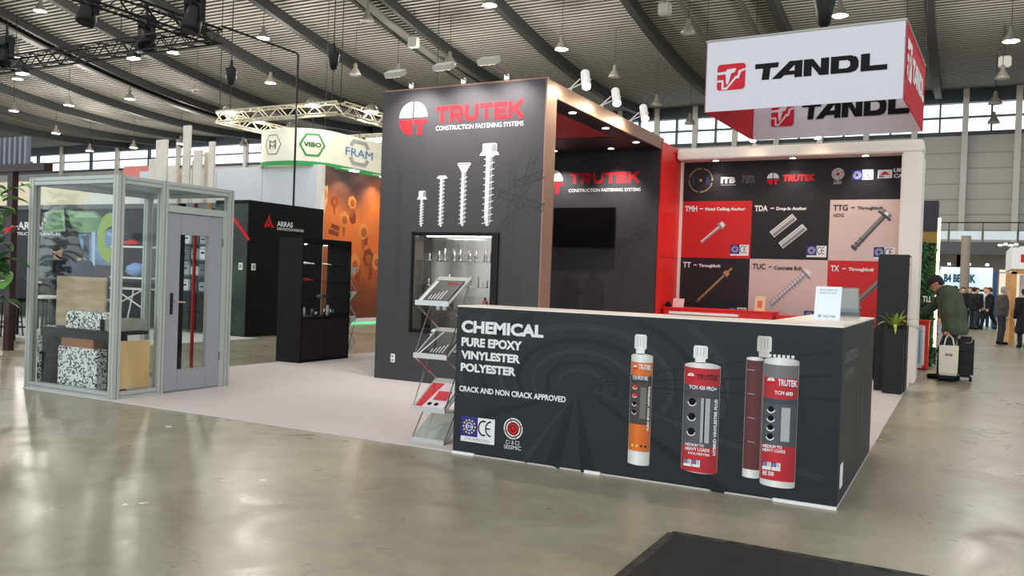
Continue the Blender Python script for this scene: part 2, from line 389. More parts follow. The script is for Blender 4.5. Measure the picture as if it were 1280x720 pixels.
for i,(x,y,Y) in enumerate([(286,141,11.4),(391,130,11.4),(464,140,12.6),(331,160,15.8),(356,158,15.8)]):
    p=onax(1,Y,x,y) if i<3 else onax(0,-18.1,x,y); p.z=5.90; p.y=p.y if i<3 else (12.8,14.2)[i-3]; r=empty('truss_lamp',p,['far left','middle','right','rear left','rear centre'][i]+' glowing round lamp sitting on the silver banner truss','lamp','round lamps on the silver truss') if 0 else empty('truss_lamp',p,'glowing round lamp on the silver banner truss, '+['at its left corner','by its front corner','on its right arm','leftmost on its rear arm','second on its rear arm'][i],'lamp','round lamps on the silver truss')
    mb=MB(); mb.sm=True; mb.lathe([(.05,.2),(.12,.16),(.21,.03),(.22,0)],p,12).build('lamp_shade',LSH,r)
    MB().lathe([(.2,-.02),(.2,-.005)],p,12).build('lamp_lens',mat('truss_lens',(255,255,240),.4,emit=(255,244,200),estr=14),r); light('POINT',p+V((0,0,-.12)),45,(1,.95,.8),.15,None,None,r)
# chain hoists
for i,(x,y,X0,Y0) in enumerate([(417,75,-13.75,11.3),(289,95,-18.1,11.3),(1031,12,-1.2,6.2)]):
    p=onax(1,Y0,x,y); r=empty('chain_hoist',p,['black chain hoist bag hanging over the front corner of the silver truss','black chain hoist bag hanging over the left corner of the silver truss','black chain hoist bag hanging above the red and white banner'][i],'chain hoist','chain hoists')
    mb=MB(); mb.sm=True; s=.55 if i<2 else .5
    mb.lathe([(.03,-.5*s),(.16*s,-.42*s),(.3*s,.3*s),(.27*s,.36*s),(.1*s,.5*s),(.06*s,.8*s)],p,10).build('hoist_bag',TBK,r)
    MB().tube([p+V((0,0,.3)),(p.x,p.y,roof(p.y)+.03)],.015,4).build('chain',DGR,r)
    if i<2: MB().tube([p+V((0,0,-.2)),(p.x,p.y,5.9)],.012,4).build('chain',DGR,r)
# ================================================================== MAIN BOOTH
def bx(pl,x0,y0,x1,y1):  # pixel pair -> plane pair
    return pl.px(x0,y0), pl.px(x1,y1)
def ptext(body,pl,l,r,m,parent,bold=.02,d=.004,name='lettering'):
    """l=(x,ytop,ybottom) r=(x,ytop,ybottom) in photo pixels"""
    a=pl.px(l[0],l[2]); b=pl.px(r[0],r[1]); a2=pl.px(l[0],l[1]); b2=pl.px(r[0],r[2])
    return text(body,pl,(a[0],(a[1]+b2[1])/2),(b[0],(b[1]+a2[1])/2),m,parent,bold,d,name=name)
TK={'T':(.9,[[(0,.87),(1,.87)],[(.5,.87),(.5,0)]]),'U':(1,[[(.14,1),(.14,.4),(.2,.2),(.35,.13),(.65,.13),(.8,.2),(.86,.4),(.86,1)]]),
 'E':(.85,[[(.14,0),(.14,1)],[(0,.87),(1,.87)],[(0,.5),(.92,.5)],[(0,.13),(1,.13)]]),'K':(1,[[(.14,0),(.14,1)],[(.14,.42),(.92,1.0)],[(.42,.6),(.95,0)]]),
 'R':(.95,[[(.14,0),(.14,1)],[(0,.87),(.62,.87),(.8,.8),(.86,.66),(.8,.5),(.62,.42),(.14,.42)],[(.5,.4),(.88,0)]])}
def ptrutek(pl,l,r,m,parent,d=.004):
    a=pl.px(l[0],l[2]); b=pl.px(r[0],r[1]); a2=pl.px(l[0],l[1]); b2=pl.px(r[0],r[2]); v0=(a[1]+b2[1])/2; v1=(b[1]+a2[1])/2; v0+=.1*(v1-v0); H=v1-v0; W=b[0]-a[0]
    gap=.09; tot=sum(TK[c_][0] for c_ in 'TRUTEK')+gap*5; sc1=W/tot; u=a[0]; tk=.27*H
    for c_ in 'TRUTEK':
        w=TK[c_][0]*sc1; mb=MB(); k=0
        for st in TK[c_][1]:
            for p,q in zip(st[:-1],st[1:]):
                P=V((u+p[0]*w,v0+p[1]*H)); Q=V((u+q[0]*w,v0+q[1]*H)); D=(Q-P).normalized(); e=tk*.3 if len(st)>2 else 0
                mb.line(pl,P-D*(e if p!=st[0] else 0),Q+D*(e if q!=st[-1] else 0),tk,d+.0001*k); k+=1
        mb.build('lettering',m,parent); u+=w+gap*sc1
def rect(pl,u0,v0,u1,v1,d=.003): return MB().poly(pl,[(u0,v0),(u1,v0),(u1,v1),(u0,v1)],d)
def trutek_logo(pl,u,v,r,parent,d=.004,g=.07,white=None,red=None):
    white=white or PRW; red=red or PRR; g=g*r
    for s,a0 in((-1,90),(1,0)):
        pts=[(u+s*g,v+g)]+[(u+s*g+s*(r-g)*math.cos(math.radians(t)),v+g+(r-g)*math.sin(math.radians(t))) for t in range(0,91,10)]
        if s<0: pts=pts[::-1]
        MB().poly(pl,pts,d).build('logo_mark',white,parent)
    pts=[(u-g,v-g)]+[(u-g-(r-g)*math.cos(math.radians(t)),v-g-(r-g)*math.sin(math.radians(t))) for t in range(0,91,10)]
    MB().poly(pl,pts,d).build('logo_mark',red,parent)
    MB().poly(pl,[(u+g,v-g),(u+g,v-g-.25*r),(u+.33*r,v-g-.25*r),(u+.33*r,v-r),(u+.66*r,v-r),(u+.66*r,v-g-.25*r),(u+r,v-g-.25*r),(u+r,v-g)],d).build('logo_mark',red,parent)
BLU=mat('print_blue',(44,44,128),.6); YEL=mat('print_yellow',(226,205,96),.6); PGR=mat('print_grey',(150,150,152),.6)
def ce_mark(pl,u,v,w,h,parent,d=.004,big=True):
    s=w/2
    rect(pl,u,v,u+w,v+h,d).build('emblem_base',PRW,parent)
    rect(pl,u,v+h-s*1.02,u+s,v+h,d+.001).build('emblem_blue',BLU,parent)
    cu,cv=u+s/2,v+h-s*.51
    mb=MB()
    for k in range(12):
        a=k*math.pi/6; mb.disc(pl,cu+s*.34*math.cos(a),cv+s*.34*math.sin(a),s*.055,d+.002,6)
    mb.build('emblem_stars',YEL if big else PRW,parent)
    MB().ring(pl,cu,cv,s*.18,s*.22,d+.002,n=16).build('emblem_ring',PRW,parent)
    if big: text('ETA',pl,(cu-s*.17,cv-s*.08),(cu+s*.17,cv+s*.08),PRW,parent,.02,d+.003)
    mb=MB(); cu=u+s*1.36
    mb.ring(pl,cu,cv,s*.27,s*.34,d+.002,70,290,14,sy=1.2); mb.ring(pl,cu+s*.42,cv,s*.27,s*.34,d+.002,90,270,14,sy=1.2)
    mb.line(pl,(cu+s*.12,cv),(cu+s*.38,cv),s*.07,d+.002); mb.build('emblem_ce',PRK,parent)
    if h>w*.6:
        if big: text('ETA APPROVED',pl,(u+w*.14,v+(h-s)*.25),(u+w*.86,v+(h-s)*.75),PGR,parent,.0,d+.002)
def seismic(pl,u,v,r,parent,d=.004,big=True):
    MB().ring(pl,u,v,r*.88,r,d).build('emblem_ring',PRW,parent); MB().ring(pl,u,v,r*.62,r*.74,d).build('emblem_ring',PRW,parent)
    MB().ring(pl,u,v,r*.34,r*.48,d).build('emblem_ring',PRR if big else PRW,parent); MB().disc(pl,u,v,r*.2,d).build('emblem_dot',PRR,parent)
    mb=MB()
    for a in(20,110,200,290): mb.line(pl,(u+r*.3*math.cos(math.radians(a)),v+r*.3*math.sin(math.radians(a))),(u+r*1.02*math.cos(math.radians(a)),v+r*1.02*math.sin(math.radians(a))),r*.1,d+.001)
    mb.build('emblem_cross',PRR,parent)
    if big:
        text('C1 & C2',pl,(u-r*.72,v-r*1.48),(u+r*.72,v-r*1.12),PRW,parent,.0,d); text('SEISMIC',pl,(u-r*.9,v-r*1.95),(u+r*.9,v-r*1.58),PRW,parent,.0,d)
    else:
        text('C1&C2',pl,(u-r*.6,v-r*1.4),(u+r*.6,v-r*1.15),PRW,parent,.0,d); text('SEISMIC',pl,(u-r*.7,v-r*1.75),(u+r*.7,v-r*1.5),PRW,parent,.0,d)

# ------------------------------------------------------------------ counter
CNT=mat('counter_print',(31,36,39),.45); CNT2=mat('counter_print_lighter',(41,47,50),.45); CNT3=mat('counter_print_darker',(21,24,26),.45)
c=empty('reception_counter',(-1.5,.5,0),'long dark grey L-shaped counter printed with chemical anchor cartridges','counter')
HC=1.25; LC=3.06; WC=2.31
MB().box(-LC,0,0,.04,.02,HC-.012).build('front_panel',CNT,c)
MB().box(-.04,0,.04,WC,.02,HC-.012).build('side_panel',CNT,c)
MB().box(-LC,-LC+.04,.04,.45,.02,HC-.012).build('end_panel',CNT,c)
MB().box(-LC+.04,-.55,.41,.45,.02,HC-.012).build('inner_panel',WHT,c)
MB().box(-.55,-.04,WC-.04,WC,.02,HC-.012).build('inner_panel',WHT,c)
MB().box(-.55,-.51,.45,WC-.04,.02,HC-.012).build('inner_panel',WHT,c)
mb=MB(); pts=[(-LC,0),(0,0),(0,WC),(-.55,WC),(-.55,.45),(-LC,.45)]; tp=Pl((0,0,0),(1,0,0),(0,1,0)); mb.prism(tp,pts,HC-.012,HC)
mb.build('counter_top',mat('counter_top_white',(236,226,216),.35),c)
for a,b in((-3.06,-2.85),(-1.85,-1.72),(-.42,0)): MB().box(a,b,-.012,.02,.0,.022).build('plinth_strip',WHT,c)
MB().box(-3.04,-.02,.01,.4,0,.02).build('plinth',PRK,c)
P0=PY(0)
# faint tunnel print
cu0,cv0=P0.px(727,484)
tun=[]
for k,(r,wd) in enumerate([(.16,.02),(.24,.03),(.34,.03),(.45,.04),(.58,.05),(.73,.05),(.9,.06)]):
    a1=180; 
    mb=MB(); 
    pts=[]
    for s in range(25):
        t=math.radians(-25+230*s/24); pts.append((cu0+r*1.25*math.cos(t),cv0+.1*r+r*.72*math.sin(t)))
    for (a,b) in zip(pts[:-1],pts[1:]):
        if all(-LC+.02<q[0]<-.02 and .05<q[1]<HC-.04 for q in(a,b)): mb.line(P0,a,b,wd,.0012)
        elif mb.v: mb.build('tunnel_print',CNT2 if k%2==0 else CNT3,c); mb=MB()
    if mb.v: mb.build('tunnel_print',CNT2 if k%2==0 else CNT3,c)
for (x0,y0,x1,y1,w0,w1,m) in [(716,500,690,582,.02,.13,CNT3),(722,498,735,592,.02,.12,CNT3),(712,500,655,577,.01,.05,CNT2),(735,490,905,616,.01,.10,CNT3),(740,488,1030,600,.01,.05,CNT2),(738,480,1045,500,.008,.02,CNT3),(738,478,1040,470,.006,.02,CNT3),(740,474,1040,440,.006,.02,CNT3),(700,494,600,520,.01,.06,CNT3)]:
    a=P0.px(x0,y0); b=P0.px(x1,y1); MB().line(P0,a,b,w0,.0018,w1).build('rail_print',m,c)
for k in range(9):
    a=P0.px(752+k*30,470-k*3); b=P0.px(750+k*32,506+k*3); MB().line(P0,a,b,.008,.0016).build('cable_print',CNT3,c)
ptext('CHEMICAL',P0,(577,400.4,416.4),(680,406,421.5),PRW,c,.045)
ptext('PURE EPOXY',P0,(577,421.9,433.3),(653,426,437.5),PRW,c,.045)
ptext('VINYLESTER',P0,(576.5,438.4,449.3),(650.7,443,453.5),PRW,c,.045)
ptext('POLYESTER',P0,(576,454,464.5),(645.2,458.6,469.6),PRW,c,.045)
ptext('CRACK AND NON CRACK APPROVED',P0,(574.3,482,489.4),(707.7,495.3,502.5),PRW,c,.03)
a=P0.px(576,550.5); b=P0.px(619,525.5); ce_mark(P0,a[0],a[1],b[0]-a[0],b[1]-a[1]+.005,c)
a=P0.px(641.7,535.8); seismic(P0,a[0],a[1],.087,c)
# cartridges (flat print), cylinder shading belongs to the printed picture
def grad(name,c0,c1,c2,u0,u1):
    m=bpy.data.materials.new(name); m.use_nodes=True; nt=m.node_tree; b=nt.nodes['Principled BSDF']; b.inputs['Roughness'].default_value=.5
    tc=nt.nodes.new('ShaderNodeNewGeometry'); sx=nt.nodes.new('ShaderNodeSeparateXYZ'); nt.links.new(tc.outputs['Position'],sx.inputs[0])
    mr=nt.nodes.new('ShaderNodeMapRange'); mr.inputs[1].default_value=u0; mr.inputs[2].default_value=u1; nt.links.new(sx.outputs[0],mr.inputs[0])
    r=nt.nodes.new('ShaderNodeValToRGB'); e=r.color_ramp.elements; e[0].color=rgb(c0); e[1].color=rgb(c2); n=e.new(.4); n.color=rgb(c1)
    nt.links.new(mr.outputs[0],r.inputs[0]); nt.links.new(r.outputs[0],b.inputs['Base Color']); return m
def cart(pl,x0,x1,yt,yb,cap,lab,cols,parent,words):
    """cartridge seen upright: body box in pixels at its left edge/top/bottom, label rows"""
    uL=pl.px(x0,(yt+yb)/2)[0]; uR=pl.px(x1,(yt+yb)/2)[0]; xm=(x0+x1)/2; vT=pl.px(xm,yt)[1]; vB=pl.px(xm,yb)[1]; W=uR-uL; H=vT-vB; um=(uL+uR)/2
    wh=grad('cartridge_white',(186,184,178),(238,236,232),(170,168,162),uL,uR)
    e=W*.09
    def arc(v,s): return [(um+W/2*math.cos(t),v+s*e*math.sin(t)) for t in [math.pi*k/10 for k in range(11)]]
    body=[(uL,vT-e)]+[(um-W/2*math.cos(math.pi*k/10),vT-e+e*math.sin(math.pi*k/10)) for k in range(11)]+[(um+W/2*math.cos(math.pi*k/10),vB+e-e*math.sin(math.pi*k/10)) for k in range(11)]
    MB().poly(pl,body,.0030).build('printed_cartridge',wh,parent)
    if cap:
        cx,cw,cy0,cy1=cap; u=pl.px(cx,cy1)[0]; vb=vT-.006; vt=pl.px(cx,cy0)[1]; w2=W*cw/2
        MB().poly(pl,[(u-w2*.72,vb),(u+w2*.72,vb),(u+w2*.72,vb+(vt-vb)*.25),(u+w2,vb+(vt-vb)*.3),(u+w2,vt-.012),(u+w2*.8,vt),(u-w2*.8,vt),(u-w2,vt-.012),(u-w2,vb+(vt-vb)*.3),(u-w2*.72,vb+(vt-vb)*.25)],.0030).build('printed_cap',wh,parent)
        mb=MB()
        for k in(-.45,0,.45): mb.line(pl,(u+w2*k,vb+(vt-vb)*.4),(u+w2*k,vt-.015),.004,.0036)
        mb.build('printed_cap_rib',PGR,parent)
    mats={}
    for (f0,f1,col,key) in cols:
        if key not in mats: mats[key]=grad('label_'+key,tuple(int(x*.78) for x in col),col,tuple(int(x*.7) for x in col),uL,uR)
        v0=vT-H*f1; v1=vT-H*f0
        pts=[(uL+.002,v1-e*.3)]+[(um-(W/2-.002)*math.cos(math.pi*k/8),v1-e*.3-e*.5*math.sin(math.pi*k/8)) for k in range(9)][1:]
        pts+= [(um+(W/2-.002)*math.cos(math.pi*k/8),v0-e*.3-e*.5*math.sin(math.pi*k/8)) for k in range(9)]
        MB().poly(pl,pts,.0035+.0003*len(mats)).build('printed_label',mats[key],parent)
    for (s,f0,f1,a0,a1,m,vert) in words:
        text(s,pl,(uL+W*a0,vT-H*f1),(uL+W*a1,vT-H*f0),m,parent,.03,.0065,vert=vert)
    return uL,vB,W,H,um
ORG=(226,112,28); CRED=(196,24,40); CGR=(66,66,72)
u,v,W,H,um=cart(P0,787,814.2,442,582,(800.5,.56,418,442),1,[(.065,.185,ORG,'o1'),(.185,.25,(52,46,46),'k1'),(.25,.62,(70,60,58),'g1'),(.62,.86,ORG,'o2')],c,
    [('TRUTEK',.095,.14,.36,.93,PRW,0),('TCM EPOXY-PRE',.20,.235,.1,.8,PRW,0),('PURE EPOXY UNIVERSAL',.28,.68,.83,.93,PRW,1)])
trutek_logo(P0,u+W*.2,v+H*.875,.016,c,.007)
MB().box(um-W*.02,um+W*.26,-.0062,-.006,v+H*.42,v+H*.7).build('printed_rod',mat('rod_grey',(110,108,104),.5),c)
for k in range(4):
    MB().disc(P0,u+W*.22,v+H*(.70-.075*k),.017,.006).build('printed_dot',mat('dot_red',(200,52,30),.6) if k<2 else PRK,c); MB().ring(P0,u+W*.22,v+H*(.70-.075*k),.015,.02,.0063,180,340,10).build('printed_dot_rim',PRW,c)
for k in range(4): MB().disc(P0,u+W*(.2+.2*k),v+H*.175,.009,.006).build('printed_icon',PRK if k>1 else YEL,c)
u,v,W,H,um=cart(P0,853.5,898.8,453,592,(875.5,.4,432,453),1,[(.03,.19,CRED,'r2'),(.19,.30,CGR,'k2'),(.30,.74,(86,84,90),'g2'),(.74,.97,CRED,'r3')],c,
    [('TRUTEK',.105,.155,.34,.95,mat('print_darkred',(90,20,30),.6),0),('TCM 420 PRO+',.21,.245,.15,.92,PRW,0),('HYBRID VINYLESTER PLUS',.32,.82,.87,.95,PRW,1),('MEDIUM TO',.735,.76,.1,.62,PRW,0),('HEAVY LOADS',.77,.80,.1,.78,PRW,0),('POLYESTER',.815,.835,.2,.8,PRW,0)])
trutek_logo(P0,u+W*.19,v+H*.87,.024,c,.007)
MB().box(um+W*.0,um+W*.25,-.0064,-.006,v+H*.28,v+H*.68).build('printed_rod',mat('rod_steel',(170,170,172),.4),c)
MB().box(um+W*.08,um+W*.12,-.0068,-.0065,v+H*.28,v+H*.68).build('printed_rod_shade',PRK,c)
for k in range(3):
    MB().disc(P0,u+W*.25,v+H*(.64-.135*k),.028,.006).build('printed_dot',PRK,c); MB().ring(P0,u+W*.25,v+H*(.64-.135*k),.026,.033,.0063,180,350,12).build('printed_dot_rim',PRW,c)
for k in range(2): ce_mark(P0,u+W*(.07+.24*k),v+H*.055,W*.22,.05,c,.0066,False)
# twin cartridge
DRD=(96,38,44)
cart(P0,930.5,952,446,598,None,1,[(.02,.92,DRD,'d1')],c,[])
u,v,W,H,um=cart(P0,952.5,996.5,447,610,(955,.42,420,447),1,[(.04,.14,(120,118,120),'t3'),(.14,.30,CRED,'r4'),(.30,.34,(60,66,84),'b4'),(.34,.66,(80,80,90),'g4'),(.66,.93,CRED,'r5')],c,
    [('TRUTEK',.165,.215,.42,.97,PRW,0),('TCM 600',.255,.285,.33,.85,PRW,0),('MEDIUM TO',.675,.70,.05,.6,PRW,0),('HEAVY LOADS',.705,.73,.05,.7,PRW,0),('RE 500',.88,.915,.08,.4,PRW,0)])
trutek_logo(P0,u+W*.22,v+H*.815,.026,c,.007)
mb=MB()
for k in range(6): mb.box(u+W*(.12+.13*k),u+W*(.2+.13*k),-.0034,-.003,v+H,v+H+.02)
mb.build('printed_teeth',PRW,c)
MB().box(um+W*.05,um+W*.3,-.0064,-.006,v+H*.36,v+H*.62).build('printed_rod',MATS['rod_steel'],c)
for k in range(4):
    MB().disc(P0,u+W*.25,v+H*(.60-.07*k),.02,.006).build('printed_dot',PRK,c); MB().ring(P0,u+W*.25,v+H*(.60-.07*k),.022,.03,.0063,190,345,12).build('printed_dot_rim',PRW,c)
for k in range(2): ce_mark(P0,u+W*(.06+.27*k),v+H*.13,W*.25,.055,c,.0066,False)
mb=MB()
for k in range(4): q=P0.px(940,462+30*k); mb.line(P0,(q[0]-.03,q[1]),(q[0]+.02,q[1]-.004),.006,.006)
mb.build('printed_scale',PGR,c)
# counter side: faint lettering and plain white sticker
PS=PX(0); FNT=mat('print_faint',(112,116,120),.5)
text('CONCRETE BOLT',PS,(.12,.985),(.95,1.06),FNT,c,.02,.003); text('CRACK APPROVED',PS,(.12,.87),(.75,.93),FNT,c,.02,.003)
for yy,h0,h1 in((1.05,.3,.75),(1.35,.3,.85),(1.7,.3,1.0),(2.0,.3,1.12)): MB().line(PS,(yy,h0),(yy,h1),.03,.003).build('bolt_print',mat('side_print_lines',(52,56,59),.4),c)
rect(PS,.09,.12,.26,.29,.003).build('sticker',PRW,c)

# ------------------------------------------------------------------ tower
TWR=mat('tower_print',(64,62,65),.5,spec=.2); TW2=mat('tower_print_dark',(55,52,56),.5)
TX0,TX1,TY0,TY1,TZ=-6.63,-4.06,3.63,8.42,4.05
t=empty('booth_tower',(-5.3,6,0),'tall dark grey booth tower with printed screws and a niche on its right','booth wall')
sx0,sx1,sz0,sz1=-6.03,-4.68,.72,2.06   # showcase opening
for (a,b,z0,z1) in((TX0,sx0,0,TZ),(sx1,TX1-.02,0,TZ),(sx0,sx1,0,sz0),(sx0,sx1,sz1,TZ)):
    MB().box(a,b,TY0,TY0+.06,z0,z1).build('front_panel',TWR,t)
BRN=mat('edge_panel_warm_glow',(136,104,88),.45)  # brown tint puts the warm spotlight glow into the panel colour
MB().box(TX1-.02,TX1,TY0,TY0+.30,0,TZ).build('edge_panel',BRN,t)
MB().box(TX1-.02,TX1,TY0+.30,TY1,3.85,TZ).build('fascia_panel',BRN,t)
MB().box(TX0,TX0+.06,TY0+.06,TY1,0,TZ).build('left_panel',TWR,t)
MB().box(TX0+.06,TX1-.02,TY1-.1,TY1,0,TZ).build('rear_panel',TWR,t)
MB().box(TX0+.06,TX1-.02,3.88,3.93,0,TZ).build('inner_wall',TW2,t)
SOF=mat('soffit_dark',(34,29,30),.5)
MB().box(TX1-.36,TX1-.02,3.93,TY1-.1,3.84,3.9).build('soffit_board',SOF,t)
MB().box(TX0+.06,TX1-.36,6.8,TY1-.1,3.84,3.9).build('soffit_board',SOF,t)
MB().box(TX0+.06,TX1-.36,3.93,6.8,3.846,3.89).build('red_ceiling_panel',mat('red_ceiling',(176,44,46),.5),t)
MB().box(TX0,TX1,TY0-.004,TY0+.06,TZ,TZ+.02).build('top_trim',BRN,t)
MB().box(TX1-.03,TX1+.01,TY1-.1,9.5,0,3.99).build('red_panel',RED,t)
MB().box(TX1+.01,TX1+.012,TY1-.1,9.5,1.96,1.966).build('panel_joint',PRK,t)
PT=PY(TY0)
ptrutek(PT,(545,133,155.6),(654.6,125.8,149.4),PRR,t)
ptext('CONSTRUCTION FASTENING SYSTEMS',PT,(545,157.5,163),(654.6,151.5,157.4),PRW,t,.0)
ptext('TM',PT,(651.5,123,125),(655.5,123,125),PRR,t,.0)
a=PT.px(516.8,148.3); trutek_logo(PT,a[0],a[1],.232,t)
# printed screws
SIL=mat('print_silver',(205,204,204),.5); SILD=mat('print_silver_dark',(128,127,130),.5)
def pscrew(pl,x,y0,y1,w,head,hw,hh):
    u=pl.px(x,y0)[0]; v1=pl.px(x,y0)[1]; v0=pl.px(x,y1)[1]; w=w/2
    MB().poly(pl,[(u-w,v0+w*2),(u-w*.4,v0),(u+w*.4,v0),(u+w,v0+w*2),(u+w,v1-hh*.8),(u-w,v1-hh*.8)],.003).build('printed_shank',SIL,t)
    rect(pl,u+w*.2,v0+.02,u+w*.95,v1-hh,.0036).build('printed_shank_shade',SILD,t)
    mb=MB(); zz=v0+.03
    while zz<v1-hh-.04: mb.line(pl,(u-w*1.6,zz),(u+w*1.6,zz+w*.9),.009,.0042); zz+=w*1.7
    mb.build('printed_thread',PRW,t)
    h=hw/2
    if head=='hex': 
        MB().poly(pl,[(u-h*.72,v1-hh*.75),(u+h*.72,v1-hh*.75),(u+h*.72,v1-.01),(u+h*.5,v1),(u-h*.5,v1),(u-h*.72,v1-.01)],.004).build('printed_head',SIL,t)
        MB().poly(pl,[(u-h,v1-hh),(u+h,v1-hh),(u+h*.8,v1-hh*.72),(u-h*.8,v1-hh*.72)],.0044).build('printed_flange',PRW,t)
        rect(pl,u+h*.22,v1-hh*.7,u+h*.68,v1-.012,.0046).build('printed_head_shade',SILD,t)
    elif head=='pan': MB().poly(pl,[(u-h,v1-hh*.7),(u-h*.3,v1-hh),(u+h*.3,v1-hh),(u+h,v1-hh*.7),(u+h*.6,v1),(u-h*.6,v1)],.004).build('printed_head',SIL,t)
    else:
        MB().poly(pl,[(u-h*.3,v1-hh),(u+h*.3,v1-hh),(u+h,v1-hh*.12),(u+h*.9,v1),(u-h*.9,v1),(u-h,v1-hh*.12)],.004).build('printed_head',SIL,t)
        rect(pl,u-h*.9,v1-hh*.2,u+h*.9,v1-hh*.06,.0045).build('printed_head_shade',SILD,t)
pscrew(PT,528,238.5,283.5,.045,'hex',.16,.12); pscrew(PT,553,219.5,283.5,.06,'pan',.18,.05)
pscrew(PT,580.5,203.5,282.5,.07,'csk',.21,.13); pscrew(PT,612.5,179,282.5,.10,'hex',.30,.16)
# faint crane print
FC=mat('crane_print',(56,54,57),.55)
def crane(pl,par,segs,w,m):
    for si,(x0,y0,x1,y1) in enumerate(segs):
        dd=.0012+.0006*si; a=V(pl.px(x0,y0)); b=V(pl.px(x1,y1)); L=(b-a).length; d=(b-a)/L; n=V((-d.y,d.x)); mb=MB()
        for s in(-1,1): mb.line(pl,a+n*s*w/2,b+n*s*w/2,.012,dd)
        k=0; q=0
        while q<L-.02:
            q2=min(q+w*1.1,L); s=1 if k%2 else -1; mb.line(pl,a+d*q+n*s*w/2,a+d*q2-n*s*w/2,.008,dd+.0003); q=q2; k+=1
        mb.build('crane_print',m,par)
crane(PT,t,[(641,200,634,385),(564,125,602,188),(668,190,648,265),(622,240,680,260),(640,230,680,217)],.09,FC)
crane(PT,t,[(500,210,496,380),(640,270,620,290)],.06,FC)
for k,(x0,x1,y0,y1) in enumerate([(630,640,330,390),(640,650,345,390)]):
    a=PT.px(x0,y1); b=PT.px(x1,y0); rect(PT,a[0],a[1],b[0],b[1],.0013).build('crane_base_print',FC,t)
a=PT.px(545,420); trutek_logo(PT,a[0],a[1],.10,t); ptext('www.trutek.de',PT,(533,434,440),(590,434,440),PRW,t,.01)
p=PT.px(491.5,447.5); so=empty('power_socket',PT.pt(p[0],p[1]-.05),'white double power socket low on the tower front','socket')
MB().bbox(p[0]-.035,p[0]+.035,TY0-.02,TY0,p[1]-.06,p[1]+.06,.006).build('socket_plate',WHT,so)
for s in(-1,1): MB().lathe([(.02,0),(.02,.002)],(p[0],TY0-.0215,p[1]+s*.028),10,axis=(0,1,0)).build('socket_hole',PGR,so)
# niche rear wall print
PN=PY(TY1-.1)
DRR=mat('print_red_deep',(196,36,44),.6)
ptrutek(PN,(712,217,233),(800,214,228),DRR,t); ptext('CONSTRUCTION FASTENING SYSTEMS',PN,(710.7,236.7,240.7),(801,234.3,238.5),PRW,t,.01)
a=PN.px(690,227.5); trutek_logo(PN,a[0],a[1],.225,t)
crane(PN,t,[(777,300,772,390),(818,240,780,330),(812,290,735,320)],.11,TW2)
for x in (713,743):   # faint figures shaking hands
    a=PN.px(x,343); MB().disc(PN,a[0],a[1],.07,.003).build('figure_print',TW2,t)
    MB().poly(PN,[(a[0]-.2,a[1]-.75),(a[0]+.2,a[1]-.75),(a[0]+.2,a[1]-.15),(a[0]+.08,a[1]-.07),(a[0]-.08,a[1]-.07),(a[0]-.2,a[1]-.15)],.002).build('figure_print',TW2,t)
a=PN.px(720,366); b=PN.px(736,366); MB().line(PN,a,b,.07,.004).build('figure_print',TW2,t)
DLON=mat('downlight_lens',(255,255,250),.4,emit=(255,246,236),estr=12)
def downlight(x,y,z,lab,grp,par,energy=22,col=(1,.95,.9),spot=95,tgt=None):
    r=par
    o=MB(); o.sm=True; dl=o.lathe([(.055,-.004),(.075,-.004),(.08,.0),(.08,.008)],(x,y,z-.008),16).build('downlight_rim',CHR,r)
    MB().lathe([(.052,-.003),(.052,.004)],(x,y,z-.012),14).build('downlight_lens',DLON,dl)
    light('SPOT',(x,y,z-.03),energy,col,.05,tgt or (x,y,0),spot,dl,.7)
for y in(4.75,6.0,7.37): downlight(-4.2,y,3.84,None,None,t,25)
for x in(-5.95,-4.85): downlight(x,7.9,3.84,None,None,t,150,tgt=(x,8.3,1.5))
# television
a=PN.px(693,308.5); b=PN.px(771,259.5); tv=empty('television',PN.pt((a[0]+b[0])/2,a[1]),'flat black television on the rear wall of the tower niche','television')
MB().bbox(a[0],b[0],TY1-.19,TY1-.14,a[1],b[1],.008).build('casing',PRK,tv)
MB().box(a[0]+.012,b[0]-.012,TY1-.192,TY1-.19,a[1]+.02,b[1]-.012).build('screen',mat('tv_screen',(16,14,14),.12),tv)
MB().box(-5.3,-5.0,TY1-.14,TY1-.1,a[1]+.1,b[1]-.1).build('wall_bracket',DGR,tv)
# showcase in the tower front: mirrored-lit box with glass shelves
sc_=empty('showcase',(-5.35,3.8,sz0),'glass-fronted showcase set into the tower front','showcase')
yb=3.86
SH=mat('showcase_dark',(16,15,16),.35,spec=.2); MIR=mat('showcase_mirror',(150,138,134),.12,1)
MB().box(sx0,sx1,yb-.01,yb,sz0,sz1).build('mirror_back',MIR,sc_)
MB().box(sx0,sx0+.02,TY0+.01,yb,sz0,sz1).build('side_wall',mat('showcase_side',(92,84,80),.25),sc_)
MB().box(sx1-.10,sx1,TY0-.03,yb,sz0-.02,sz1+.02).build('side_wall',SH,sc_)
MB().box(sx0,sx1-.1,TY0+.01,yb,sz0,sz0+.02).build('floor_board',SH,sc_); MB().box(sx0,sx1-.1,TY0+.01,yb,sz1-.02,sz1).build('top_board',SH,sc_)
for (q0,q1,z0,z1) in((sx0-.02,sx0+.015,sz0-.02,sz1+.02),(sx0-.02,sx1,sz1,sz1+.02),(sx0-.02,sx1,sz0-.02,sz0)): MB().box(q0,q1,TY0-.02,TY0+.02,z0,z1).build('frame_bar',SH,sc_)
SGL=glass('shelf_glass',(232,242,238),.08)
for z in(1.02,1.35,1.70): MB().box(sx0+.02,sx1-.1,TY0+.05,yb-.015,z-.008,z).build('glass_shelf',SGL,sc_)
MB().box(sx0+.015,sx1-.1,TY0+.012,TY0+.018,sz0,sz1).build('glass_door',GLS,sc_)
